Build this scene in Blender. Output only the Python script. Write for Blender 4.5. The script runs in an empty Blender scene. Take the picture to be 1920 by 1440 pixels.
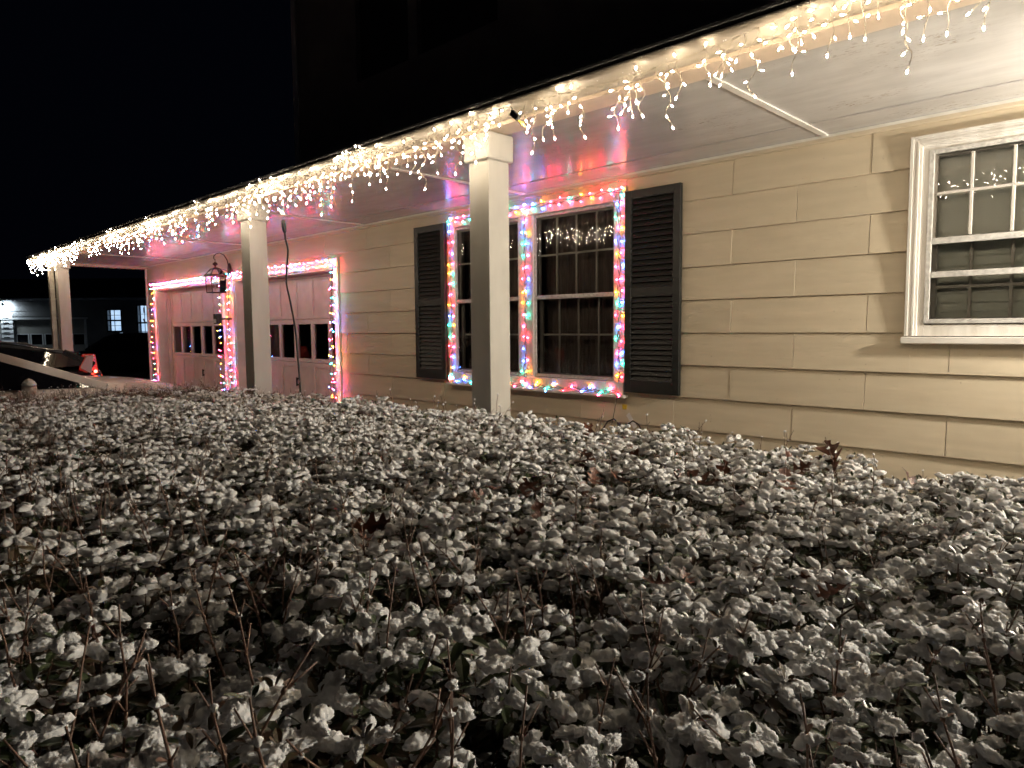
import bpy, bmesh, math, random
from mathutils import Vector, Matrix, Euler, noise
import numpy as np
rnd = random.Random(7)
PI = math.pi
scene = bpy.context.scene
COL = scene.collection

# ------------------------------------------------------------------ camera, sky, exposure
CAM = Vector((0.0, -4.633, 1.4))
YAW, PITCH, ROLL, FPX = math.radians(44.498), math.radians(-4.581), math.radians(-0.452), 1308.36
_f = Vector((-math.sin(YAW) * math.cos(PITCH), math.cos(YAW) * math.cos(PITCH), math.sin(PITCH)))
_r0 = Vector((math.cos(YAW), math.sin(YAW), 0.0))
_u0 = _r0.cross(_f)
_r = _r0 * math.cos(ROLL) + _u0 * math.sin(ROLL)
_u = -_r0 * math.sin(ROLL) + _u0 * math.cos(ROLL)
cd = bpy.data.cameras.new("camera")
cam = bpy.data.objects.new("camera", cd)
COL.objects.link(cam)
cd.sensor_width = 36.0
cd.lens = 36.0 * FPX / 1920.0
cd.clip_start = 0.02
cd.clip_end = 2000.0
M = Matrix((_r, _u, -_f)).transposed().to_4x4()
M.translation = CAM
cam.matrix_world = M
scene.camera = cam

w = bpy.data.worlds.new("World")
scene.world = w
w.use_nodes = True
wb = w.node_tree.nodes["Background"]
wb.inputs[0].default_value = (0.30, 0.42, 1.0, 1)      # clear night sky
wb.inputs[1].default_value = 0.0009
scene.view_settings.view_transform = 'Standard'
scene.view_settings.look = 'None'
scene.view_settings.exposure = 0.86
scene.view_settings.gamma = 1.0
cy = scene.cycles
cy.use_denoising = True
try:
    cy.denoiser = 'OPENIMAGEDENOISE'
    cy.denoising_prefilter = 'FAST'
except Exception:
    pass
cy.use_light_tree = True
cy.max_bounces = 6
cy.diffuse_bounces = 3
cy.glossy_bounces = 3
cy.transparent_max_bounces = 10
cy.caustics_reflective = False
cy.caustics_refractive = False
cy.sample_clamp_indirect = 8.0

WARM = 142.0        # radiance of the clear icicle bulbs
COLR = 245.0         # radiance of the coloured bulbs
LANT = 5800.0        # radiance of the lit candle bulbs by the front door

# ------------------------------------------------------------------ helpers
def ray(px, py):
    return _r * ((px - 960) / FPX) + _u * ((720 - py) / FPX) + _f
def at_z(px, py, z):
    d = ray(px, py); return CAM + d * ((z - CAM.z) / d.z)
def at_y(px, py, y):
    d = ray(px, py); return CAM + d * ((y - CAM.y) / d.y)
def at_x(px, py, x):
    d = ray(px, py); return CAM + d * ((x - CAM.x) / d.x)
def project(p):
    d = Vector(p) - CAM
    z = d.dot(_f)
    if z <= 0.01: return None
    return 960 + FPX * d.dot(_r) / z, 720 - FPX * d.dot(_u) / z, z

class MB:
    def __init__(s): s.v = []; s.f = []; s.m = []; s.cur = 0
    def add(s, vs, fs):
        n = len(s.v); s.v += [tuple(v) for v in vs]
        for f in fs: s.f.append(tuple(n + i for i in f)); s.m.append(s.cur)
        return s
    def mat(s, i): s.cur = i; return s
    def hexa(s, c):      # 8 corners, bottom ring ccw then top ring
        return s.add(c, [(0, 3, 2, 1), (4, 5, 6, 7), (0, 1, 5, 4), (1, 2, 6, 5), (2, 3, 7, 6), (3, 0, 4, 7)])
    def box(s, x0, x1, y0, y1, z0, z1):
        return s.hexa([(x0, y0, z0), (x1, y0, z0), (x1, y1, z0), (x0, y1, z0), (x0, y0, z1), (x1, y0, z1), (x1, y1, z1), (x0, y1, z1)])
    def bar(s, a, b, wx, wy, up=(0, 0, 1)):
        a = Vector(a); b = Vector(b); d = (b - a).normalized(); up = Vector(up)
        if abs(d.dot(up)) > 0.98: up = Vector((1, 0, 0))
        x = d.cross(up).normalized() * wx / 2; y = x.cross(d).normalized() * wy / 2
        return s.hexa([a - x - y, a + x - y, a + x + y, a - x + y, b - x - y, b + x - y, b + x + y, b - x + y])
    def tube(s, pts, r, n=6, cap=True):
        pts = [Vector(p) for p in pts]; rs = r if isinstance(r, (list, tuple)) else [r] * len(pts)
        base = len(s.v); prev = None
        for i, p in enumerate(pts):
            t = (pts[min(i + 1, len(pts) - 1)] - pts[max(i - 1, 0)])
            t = t.normalized() if t.length > 1e-9 else Vector((0, 0, 1))
            if prev is None:
                a = t.cross(Vector((0, 0, 1)))
                if a.length < 1e-3: a = Vector((1, 0, 0))
            else:
                a = prev - t * prev.dot(t)
                if a.length < 1e-6: a = t.cross(Vector((0, 1, 0)))
            a.normalize(); b = t.cross(a); prev = a
            for k in range(n):
                q = p + (a * math.cos(2 * PI * k / n) + b * math.sin(2 * PI * k / n)) * rs[i]
                s.v.append(tuple(q))
        for i in range(len(pts) - 1):
            for k in range(n):
                k2 = (k + 1) % n
                s.f.append((base + i * n + k, base + i * n + k2, base + (i + 1) * n + k2, base + (i + 1) * n + k)); s.m.append(s.cur)
        if cap:
            s.f.append(tuple(base + k for k in reversed(range(n)))); s.m.append(s.cur)
            s.f.append(tuple(base + (len(pts) - 1) * n + k for k in range(n))); s.m.append(s.cur)
        return s
    def lathe(s, prof, n=16, c=(0, 0, 0)):      # (r, z) profile round the z axis
        return s.tube([(c[0], c[1], c[2] + z + i * 1e-7) for i, (r, z) in enumerate(prof)], [max(r, 1e-4) for r, z in prof], n)
    def build(s, name, mats, parent=None, smooth=False, bevel=0.0, loc=None):
        me = bpy.data.meshes.new(name)
        me.from_pydata(s.v, [], s.f)
        if not isinstance(mats, (list, tuple)): mats = [mats]
        for m in mats: me.materials.append(m)
        if len(mats) > 1: me.polygons.foreach_set('material_index', s.m)
        if smooth: me.polygons.foreach_set('use_smooth', [True] * len(s.f))
        me.validate()
        o = link(name, me, parent)
        if loc is not None: o.location = loc
        if bevel:
            b = o.modifiers.new('bevel', 'BEVEL'); b.width = bevel; b.segments = 2; b.limit_method = 'ANGLE'
        return o

def link(name, me, parent=None):
    o = bpy.data.objects.new(name, me); COL.objects.link(o)
    if parent is not None: o.parent = parent
    return o
def tag(o, label=None, cat=None, group=None, kind=None):
    if label: o['label'] = label
    if cat: o['category'] = cat
    if group: o['group'] = group
    if kind: o['kind'] = kind
    return o
def empty(name, loc, label, cat, group=None, rz=0.0):
    o = bpy.data.objects.new(name, None); COL.objects.link(o); o.location = loc; o.rotation_euler = (0, 0, rz)
    o.empty_display_size = 0.1
    return tag(o, label, cat, group)
def children(o): return [c for c in bpy.data.objects if c.parent is o]
def copy_tree(o, parent=None):
    c = o.copy(); COL.objects.link(c)
    if parent is not None: c.parent = parent
    for ch in children(o): copy_tree(ch, c)
    return c

# ------------------------------------------------------------------ materials
def mat(name, col, rough=0.6, col2=None, nscale=8.0, bump=0.0, bscale=60.0, metal=0.0, spec=0.5, emit=None, estr=0.0, stretch=None, ndetail=4, lo=0.35, hi=0.65, coat=0.0):
    m = bpy.data.materials.new(name); m.use_nodes = True
    nt = m.node_tree; N = nt.nodes; L = nt.links
    b = N["Principled BSDF"]
    b.inputs["Base Color"].default_value = (*col, 1)
    b.inputs["Roughness"].default_value = rough
    b.inputs["Metallic"].default_value = metal
    b.inputs["Specular IOR Level"].default_value = spec
    if coat: b.inputs["Coat Weight"].default_value = coat
    if emit:
        b.inputs["Emission Color"].default_value = (*emit, 1); b.inputs["Emission Strength"].default_value = estr
    tc = N.new("ShaderNodeTexCoord"); mp = N.new("ShaderNodeMapping")
    L.new(tc.outputs["Object"], mp.inputs[0])
    if stretch: mp.inputs["Scale"].default_value = stretch
    if col2:
        n = N.new("ShaderNodeTexNoise"); n.inputs["Scale"].default_value = nscale; n.inputs["Detail"].default_value = ndetail
        L.new(mp.outputs[0], n.inputs["Vector"])
        r = N.new("ShaderNodeMapRange"); r.inputs[1].default_value = lo; r.inputs[2].default_value = hi
        L.new(n.outputs[0], r.inputs[0])
        mx = N.new("ShaderNodeMix"); mx.data_type = 'RGBA'
        mx.inputs[6].default_value = (*col, 1); mx.inputs[7].default_value = (*col2, 1)
        L.new(r.outputs[0], mx.inputs[0]); L.new(mx.outputs[2], b.inputs["Base Color"])
    if bump:
        n2 = N.new("ShaderNodeTexNoise"); n2.inputs["Scale"].default_value = bscale; n2.inputs["Detail"].default_value = 5
        L.new(mp.outputs[0], n2.inputs["Vector"])
        bp = N.new("ShaderNodeBump"); bp.inputs["Strength"].default_value = 1.0; bp.inputs["Distance"].default_value = bump
        L.new(n2.outputs[0], bp.inputs["Height"]); L.new(bp.outputs[0], b.inputs["Normal"])
    return m
def emitter(name, col, strength):
    m = bpy.data.materials.new(name); m.use_nodes = True
    nt = m.node_tree; N = nt.nodes; N.remove(N["Principled BSDF"])
    e = N.new("ShaderNodeEmission"); e.inputs[0].default_value = (*col, 1); e.inputs[1].default_value = strength
    nt.links.new(e.outputs[0], N["Material Output"].inputs[0]); return m
def glass(name, tint=(1, 1, 1), ior=1.5, rough=0.0):
    m = bpy.data.materials.new(name); m.use_nodes = True
    nt = m.node_tree; N = nt.nodes; L = nt.links; N.remove(N["Principled BSDF"])
    t = N.new("ShaderNodeBsdfTransparent"); t.inputs[0].default_value = (*tint, 1)
    g = N.new("ShaderNodeBsdfGlossy"); g.inputs["Roughness"].default_value = rough
    fr = N.new("ShaderNodeFresnel"); fr.inputs[0].default_value = ior
    mx = N.new("ShaderNodeMixShader")
    L.new(fr.outputs[0], mx.inputs[0]); L.new(t.outputs[0], mx.inputs[1]); L.new(g.outputs[0], mx.inputs[2])
    L.new(mx.outputs[0], N["Material Output"].inputs[0]); return m

def siding_material():
    m = mat('siding_paint', (0.60, 0.51, 0.375), 0.5, (0.555, 0.47, 0.34), 2.2, 0.0016, 6, stretch=(1.0, 1.0, 9.0), spec=0.35)
    nt = m.node_tree; N = nt.nodes; L = nt.links; b = N["Principled BSDF"]
    old = b.inputs["Base Color"].links[0].from_socket
    tc = N.new("ShaderNodeTexCoord")
    g = N.new("ShaderNodeTexNoise"); g.inputs["Scale"].default_value = 38; g.inputs["Detail"].default_value = 3
    L.new(tc.outputs["Object"], g.inputs["Vector"])
    r = N.new("ShaderNodeMapRange"); r.inputs[1].default_value = 0.73; r.inputs[2].default_value = 0.80
    L.new(g.outputs[0], r.inputs[0])
    mx = N.new("ShaderNodeMix"); mx.data_type = 'RGBA'; mx.inputs[7].default_value = (0.30, 0.23, 0.15, 1)
    L.new(r.outputs[0], mx.inputs[0]); L.new(old, mx.inputs[6])
    oi = N.new("ShaderNodeObjectInfo")
    r2 = N.new("ShaderNodeMapRange"); r2.inputs[3].default_value = 0.93; r2.inputs[4].default_value = 1.05
    L.new(oi.outputs["Random"], r2.inputs[0])
    hs = N.new("ShaderNodeHueSaturation"); L.new(r2.outputs[0], hs.inputs["Value"]); L.new(mx.outputs[2], hs.inputs["Color"])
    L.new(hs.outputs[0], b.inputs["Base Color"])
    return m
def soffit_material():
    m = mat('soffit_paint', (0.47, 0.45, 0.43), 0.27, (0.41, 0.39, 0.37), 3.0, 0.0012, 9, stretch=(1.0, 3.0, 1.0), spec=0.5)
    nt = m.node_tree; N = nt.nodes; L = nt.links; b = N["Principled BSDF"]
    old = b.inputs["Base Color"].links[0].from_socket
    tc = N.new("ShaderNodeTexCoord"); mp = N.new("ShaderNodeMapping"); mp.inputs["Scale"].default_value = (1, 2.6, 1)
    L.new(tc.outputs["Object"], mp.inputs[0])
    big = N.new("ShaderNodeTexNoise"); big.inputs["Scale"].default_value = 1.3; big.inputs["Detail"].default_value = 2
    sm = N.new("ShaderNodeTexNoise"); sm.inputs["Scale"].default_value = 26; sm.inputs["Detail"].default_value = 6; sm.inputs["Roughness"].default_value = 0.7
    L.new(mp.outputs[0], big.inputs["Vector"]); L.new(mp.outputs[0], sm.inputs["Vector"])
    r1 = N.new("ShaderNodeMapRange"); r1.inputs[1].default_value = 0.56; r1.inputs[2].default_value = 0.72
    r2 = N.new("ShaderNodeMapRange"); r2.inputs[1].default_value = 0.55; r2.inputs[2].default_value = 0.63
    L.new(big.outputs[0], r1.inputs[0]); L.new(sm.outputs[0], r2.inputs[0])
    mu = N.new("ShaderNodeMath"); mu.operation = 'MULTIPLY'; L.new(r1.outputs[0], mu.inputs[0]); L.new(r2.outputs[0], mu.inputs[1])
    mx = N.new("ShaderNodeMix"); mx.data_type = 'RGBA'; mx.inputs[7].default_value = (0.22, 0.17, 0.13, 1)
    L.new(mu.outputs[0], mx.inputs[0]); L.new(old, mx.inputs[6]); L.new(mx.outputs[2], b.inputs["Base Color"])
    return m
def snow_material():
    m = mat('snow', (0.93, 0.925, 0.92), 0.65, (0.85, 0.845, 0.84), 90, 0.0035, 700, spec=0.3)
    b = m.node_tree.nodes["Principled BSDF"]
    b.inputs["Subsurface Weight"].default_value = 0.15
    b.inputs["Subsurface Radius"].default_value = (1.0, 0.92, 0.85)
    b.inputs["Subsurface Scale"].default_value = 0.007
    return m

MS = siding_material()
MSOF = soffit_material()
MSNOW = snow_material()
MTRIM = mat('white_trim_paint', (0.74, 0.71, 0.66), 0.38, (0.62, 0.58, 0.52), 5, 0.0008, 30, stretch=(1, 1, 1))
MTRIMV = mat('vertical_trim_paint', (0.74, 0.71, 0.66), 0.38, (0.60, 0.56, 0.50), 7, 0.0010, 30, stretch=(3, 3, .25))
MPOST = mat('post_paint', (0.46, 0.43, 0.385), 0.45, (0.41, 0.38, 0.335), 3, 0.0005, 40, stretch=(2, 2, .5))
MGUT = mat('gutter_metal', (0.38, 0.335, 0.27), 0.36, (0.27, 0.23, 0.185), 3.2, 0.0015, 6, stretch=(1.0, 1.0, 4.0), spec=0.5)
MFAS = mat('fascia_paint', (0.56, 0.45, 0.35), 0.5, (0.48, 0.38, 0.29), 3, 0.0006, 20)
MROOF = mat('roof_shingle', (0.025, 0.024, 0.024), 0.9, (0.045, 0.042, 0.04), 20, 0.004, 120)
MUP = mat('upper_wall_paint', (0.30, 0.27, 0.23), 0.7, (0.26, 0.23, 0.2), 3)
MSHUT = mat('shutter_black', (0.009, 0.010, 0.009), 0.5, (0.014, 0.014, 0.012), 9, 0.0005, 60)
MGAR = mat('garage_door_paint', (0.68, 0.60, 0.54), 0.45, (0.60, 0.53, 0.475), 5, 0.0006, 25)
MALU = mat('storm_frame_aluminium', (0.62, 0.60, 0.56), 0.35, (0.42, 0.40, 0.37), 40, 0.0004, 80, spec=0.6)
MMUN = mat('muntin_paint', (0.55, 0.51, 0.46), 0.45, (0.5, 0.46, 0.41), 20)
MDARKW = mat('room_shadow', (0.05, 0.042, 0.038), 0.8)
MCURT = mat('curtain_cloth', (0.15, 0.11, 0.095), 0.85, (0.11, 0.08, 0.07), 12, stretch=(6, 6, .4))
MBLIND = mat('blind_slat_vinyl', (0.80, 0.80, 0.72), 0.5)
MGL = glass('window_glass', (0.95, 0.96, 0.95), 1.6)
MGLI = glass('inner_window_glass', (0.96, 0.97, 0.96), 1.12)
MGLC = glass('lantern_glass', (0.93, 0.93, 0.93), 1.45)
MBRONZE = mat('lantern_bronze', (0.045, 0.028, 0.02), 0.4, (0.08, 0.045, 0.03), 20, metal=0.6)
MWIREW = mat('wire_clear_white', (0.32, 0.27, 0.20), 0.4)
MWIREG = mat('wire_dark_green', (0.012, 0.02, 0.014), 0.5)
MSOCKW = mat('socket_white', (0.7, 0.66, 0.58), 0.4)
MSOCKG = mat('socket_green', (0.012, 0.025, 0.016), 0.45)
MBLACKR = mat('black_rubber', (0.012, 0.012, 0.012), 0.45)
MYEL = mat('yellow_tag_paper', (0.62, 0.42, 0.03), 0.6)
MTAGW = mat('white_tag_paper', (0.75, 0.73, 0.70), 0.6)
MLEAFG = mat('leaf_green', (0.025, 0.042, 0.015), 0.38, (0.045, 0.055, 0.02), 60)
MLEAFB = mat('leaf_bronze', (0.075, 0.038, 0.02), 0.42, (0.05, 0.05, 0.02), 60)
MTWIG = mat('twig_bark', (0.11, 0.052, 0.032), 0.7, (0.16, 0.10, 0.07), 90, 0.0006, 300)
MOAK = mat('oak_leaf_brown', (0.15, 0.045, 0.018), 0.55, (0.09, 0.03, 0.014), 45, 0.0012, 90)
MCONC = mat('concrete_apron', (0.30, 0.29, 0.27), 0.85, (0.22, 0.21, 0.2), 3, 0.002, 40)
MGROUND = mat('ground_snow_patches', (0.70, 0.72, 0.76), 0.8, (0.10, 0.09, 0.07), 0.7, 0.01, 30, lo=0.5, hi=0.62)
E_WARM = emitter('warm_bulb_glow', (1.0, 0.835, 0.60), WARM)
E_CANDLE = emitter('candle_bulb_glow', (1.0, 0.93, 0.80), LANT)
CCOL = [('red', (1.0, 0.02, 0.05)), ('blue', (0.04, 0.16, 1.0)), ('amber', (1.0, 0.31, 0.012)), ('teal', (0.008, 0.58, 0.38)), ('pink', (1.0, 0.06, 0.20))]
CSTR = [1.4, 1.3, 0.85, 1.05, 1.2]
E_COL = [emitter(n + '_bulb_glow', c, COLR * s) for (n, c), s in zip(CCOL, CSTR)]
E_COLG = [emitter(n + '_garage_bulb_glow', c, COLR * s * 1.3) for (n, c), s in zip(CCOL, CSTR)]

# ------------------------------------------------------------------ ground
GZ = -0.15
g = MB(); g.add([(-400, -400, GZ), (400, -400, GZ), (400, 400, GZ), (-400, 400, GZ)], [(0, 1, 2, 3)])
tag(g.build('ground', MGROUND), kind='structure')
g = MB(); g.box(-14.2, -7.1, -12.0, -1.95, GZ - .1, GZ + .004); tag(g.build('driveway', MCONC), kind='structure')
g = MB(); g.box(-14.3, 4.0, -1.93, 0.3, GZ - .2, GZ + .08); tag(g.build('porch_floor', MCONC), kind='structure')

# ------------------------------------------------------------------ house
house = empty('house', (0, 0, 0), 'single storey cream sided house wing with long covered porch, two garage doors and shuttered window', 'house')
S = 0.24; L0 = 1.355; SOF = 2.595
XL, XR = -14.12, 4.0
W1 = (-5.40, -3.26, 0.862, 2.50)      # double window: outer casing rectangle
W2 = (-1.25, -0.25, 1.29, 2.485)      # single window
G1 = (-13.62, -10.76, GZ, 2.15)
G2 = (-10.36, -7.55, GZ, 2.15)
OPEN = [(W1[0] + .05, W1[1] - .05, W1[2] + .05, W1[3] - .05), (W2[0] + .03, W2[1] - .03, W2[2] + .03, W2[3] - .03), G1, G2]
def subtract(r, opens):
    rects = [r]
    for (a0, a1, b0, b1) in opens:
        nr = []
        for (x0, x1, z0, z1) in rects:
            if a1 <= x0 or a0 >= x1 or b1 <= z0 or b0 >= z1: nr.append((x0, x1, z0, z1)); continue
            if a0 > x0: nr.append((x0, a0, z0, z1))
            if a1 < x1: nr.append((a1, x1, z0, z1))
            mx0, mx1 = max(x0, a0), min(x1, a1)
            if b0 > z0: nr.append((mx0, mx1, z0, b0))
            if b1 < z1: nr.append((mx0, mx1, b1, z1))
        rects = nr
    return [q for q in rects if q[1] - q[0] > .012 and q[3] - q[2] > .012]
b = MB()
for (x0, x1, z0, z1) in subtract((XL, XR, GZ, 2.75), OPEN): b.box(x0, x1, 0.0, 0.14, z0, z1)
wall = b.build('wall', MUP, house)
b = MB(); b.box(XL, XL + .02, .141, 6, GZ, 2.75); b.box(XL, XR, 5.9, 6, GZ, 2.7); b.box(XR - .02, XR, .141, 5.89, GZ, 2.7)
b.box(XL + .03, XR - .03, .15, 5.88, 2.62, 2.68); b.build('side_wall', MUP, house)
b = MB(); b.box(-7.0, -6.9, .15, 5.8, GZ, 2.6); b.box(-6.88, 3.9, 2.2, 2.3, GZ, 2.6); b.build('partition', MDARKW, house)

def board(x0, x1, z0, z1, k, dy, tl):
    zb = L0 + S * k
    def yf(z, x): return -(0.0200 - 0.0150 * (z - zb) / S) + dy + tl * (x - (x0 + x1) / 2)
    b = MB(); n = max(1, int((x1 - x0) / .45)); xs = [x0 + (x1 - x0) * i / n for i in range(n + 1)]
    vs = []
    for x in xs:
        wob = rnd.uniform(-.0006, .0006)
        vs += [(x, yf(z0, x) + wob, z0), (x, yf(z1, x) + wob, z1), (x, -.0003, z0), (x, -.0003, z1)]
    fs = []
    for i in range(n):
        a = i * 4; c = a + 4
        fs += [(a, c, c + 1, a + 1), (a, a + 2, c + 2, c), (a + 1, c + 1, c + 3, a + 3)]
    fs += [(0, 1, 3, 2), (n * 4, n * 4 + 2, n * 4 + 3, n * 4 + 1)]
    b.add(vs, fs)
    o = b.build('siding_board', MS, wall)
    mo = o.modifiers.new('bevel', 'BEVEL'); mo.width = 0.0012; mo.segments = 1; mo.limit_method = 'ANGLE'
    return o
for k in range(-6, 6):
    z0 = L0 + S * k; z1 = z0 + S - 0.0005
    z0b = max(z0, GZ + .1)
    if k == 5: z1 = SOF + 0.02
    if z1 < z0b + .02: continue
    x = -1.465 + (0.0 if k % 2 == 0 else 0.45)
    while x > XL + 0.9: x -= 0.9005
    while x < XR:
        xa, xb = max(x, XL + .03), min(x + 0.898, XR)
        if xb - xa > 0.02:
            dy = rnd.uniform(-.0028, .0024); tl = rnd.uniform(-.0025, .0025)
            for q in subtract((xa, xb, z0b, z1), OPEN):
                board(*q, k, dy, tl)
        x += 0.9005
b = MB(); b.box(XL - .01, XL + .028, -.035, .05, GZ, SOF - .002); b.build('corner_board', MTRIMV, house, bevel=.003)
b = MB(); b.box(XL + .04, XR, -.030, .01, SOF - .038, SOF - .002); b.build('frieze_board', MS, house, bevel=.002)

# soffit: flat painted panels with battens over the joints
YF = -1.50
sx = [XL - .02, -12.26, -9.60, -6.87, -4.35, -1.735, 0.95, XR]
for i in range(len(sx) - 1):
    b = MB(); b.box(sx[i] + .001, sx[i + 1] - .001, YF - .03, .12, SOF, SOF + .012); b.build('soffit_panel', MSOF, house)
    if 0 < i:
        b = MB(); b.box(sx[i] - .022, sx[i] + .022, YF, -.085, SOF - .009, SOF - .0005); b.build('soffit_batten', MTRIM, house, bevel=.003)
        b = MB(); b.box(sx[i] - .018, sx[i] + .018, -.078, -.036, SOF - .013, SOF - .0005); b.build('soffit_batten', MTRIM, house, bevel=.003)
b = MB(); b.box(XL, XR, -.36, -.343, SOF - .004, SOF - .0005); b.build('soffit_strip', MSOF, house, bevel=.0015)
b = MB(); b.box(XL, XR, -.034, -.0305, SOF - .016, SOF - .0005); b.build('soffit_moulding', MTRIM, house)
# beam, fascia and gutter
b = MB(); b.box(XL - .03, XR, -1.70, YF - .031, 2.574, 2.66); b.build('porch_beam', MFAS, house, bevel=.004)
b = MB(); b.box(XL - .03, XR, -1.722, -1.7015, 2.566, 2.68); b.build('fascia', MFAS, house, bevel=.002)
b = MB(); b.box(XL - .16, XL - .022, -1.75, .10, 2.55, 2.66); b.build('rake_board', MFAS, house, bevel=.003)
prof = [(-1.7235, 2.585), (-1.775, 2.580), (-1.785, 2.590), (-1.800, 2.596), (-1.825, 2.612), (-1.838, 2.632), (-1.840, 2.646), (-1.832, 2.650)]
gx = [XL - .06 + (XR - XL + .06) * i / 60 for i in range(61)]
b = MB(); vs = []
for x in gx:
    wv = .0022 * noise.noise(Vector((x * 1.1, 3, 0))) + .0015 * noise.noise(Vector((x * 4, 8, 0)))
    vs += [(x, y + wv, z + wv * .6) for (y, z) in prof]
n = len(prof); fs = []
for i in range(60):
    for j in range(n - 1): fs.append((i * n + j, (i + 1) * n + j, (i + 1) * n + j + 1, i * n + j + 1))
b.add(vs, fs); b.add([(gx[0], y, z) for y, z in prof] + [(gx[0], -1.7235, 2.650)], [tuple(range(n + 1))])
gut = b.build('gutter', MGUT, house, smooth=True)
b = MB()
for i in range(420):                       # melt drops hanging on the gutter lip and face
    x = rnd.uniform(-9, 1.5); j = rnd.choice([0.15, 0.15, 0.9, 0.9, 0.95, 0.5, 0.6])
    t = j * (n - 2); a = int(t); fr = t - a
    y = prof[a + 0][0] * (1 - fr) + prof[a + 1][0] * fr; z = prof[a][1] * (1 - fr) + prof[a + 1][1] * fr
    r = rnd.uniform(.0012, .003)
    p = Vector((x, y - .001, z))
    b.add([p + Vector(q) * r for q in [(1, 0, 0), (0, -1, 0), (-1, 0, 0), (0, 1, 0), (0, 0, 1), (0, 0, -1.4)]],
          [(0, 4, 1), (1, 4, 2), (2, 4, 3), (3, 4, 0), (1, 5, 0), (2, 5, 1), (3, 5, 2), (0, 5, 3)])
MDROP = mat('water_drop', (0.85, 0.85, 0.85), 0.05, spec=1.0)
tag(b.build('water_drops', MDROP, gut, smooth=True), kind='stuff')
# porch roof: shingle courses, the lowest overhanging the gutter
rr = MB()
for c in range(9):
    y0 = -1.855 + c * .2; zz = 2.662 + c * .055
    rr.hexa([(XL - .17, y0, zz), (XR, y0, zz), (XR, y0 + .22, zz + .05), (XL - .17, y0 + .22, zz + .05),
             (XL - .17, y0, zz + .012), (XR, y0, zz + .012), (XR, y0 + .22, zz + .06), (XL - .17, y0 + .22, zz + .06)])
roof = rr.build('roof', MROOF, house)
b = MB()
for i in range(900):
    x = rnd.uniform(XL, 1); y = -1.857 + rnd.uniform(-.002, .02); r = rnd.uniform(.001, .003)
    z = 2.674 + (y + 1.855) * .26
    b.add([(x - r, y, z), (x, y - r, z), (x + r, y, z), (x, y + r, z), (x, y, z + r)], [(0, 1, 4), (1, 2, 4), (2, 3, 4), (3, 0, 4)])
tag(b.build('frost', MSNOW, roof), kind='stuff')
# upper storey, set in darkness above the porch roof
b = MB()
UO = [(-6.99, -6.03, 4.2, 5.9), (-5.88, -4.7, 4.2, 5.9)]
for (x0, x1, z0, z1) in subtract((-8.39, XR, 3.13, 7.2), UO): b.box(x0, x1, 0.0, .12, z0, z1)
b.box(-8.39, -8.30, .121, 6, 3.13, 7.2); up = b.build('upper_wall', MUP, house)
b = MB(); b.box(-8.42, -8.30, -.02, -.001, 3.13, 7.2); b.build('corner_board', MTRIMV, house)
for (x0, x1, z0, z1) in UO:
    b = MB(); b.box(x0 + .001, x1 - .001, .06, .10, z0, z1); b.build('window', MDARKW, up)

# posts with boxed capitals
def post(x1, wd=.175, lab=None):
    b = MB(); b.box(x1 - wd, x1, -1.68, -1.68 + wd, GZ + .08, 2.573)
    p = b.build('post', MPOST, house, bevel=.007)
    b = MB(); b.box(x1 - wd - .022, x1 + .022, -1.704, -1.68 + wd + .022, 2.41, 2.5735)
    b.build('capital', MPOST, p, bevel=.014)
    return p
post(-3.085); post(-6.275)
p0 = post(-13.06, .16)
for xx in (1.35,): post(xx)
b = MB(); b.box(-13.32, -13.235, -1.76, -1.69, GZ + .1, 2.58); b.tube([(-13.28, -1.73, 2.6), (-13.28, -1.80, 2.62)], .035, 8)
b.build('downspout', MGUT, house, bevel=.006)

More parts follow.
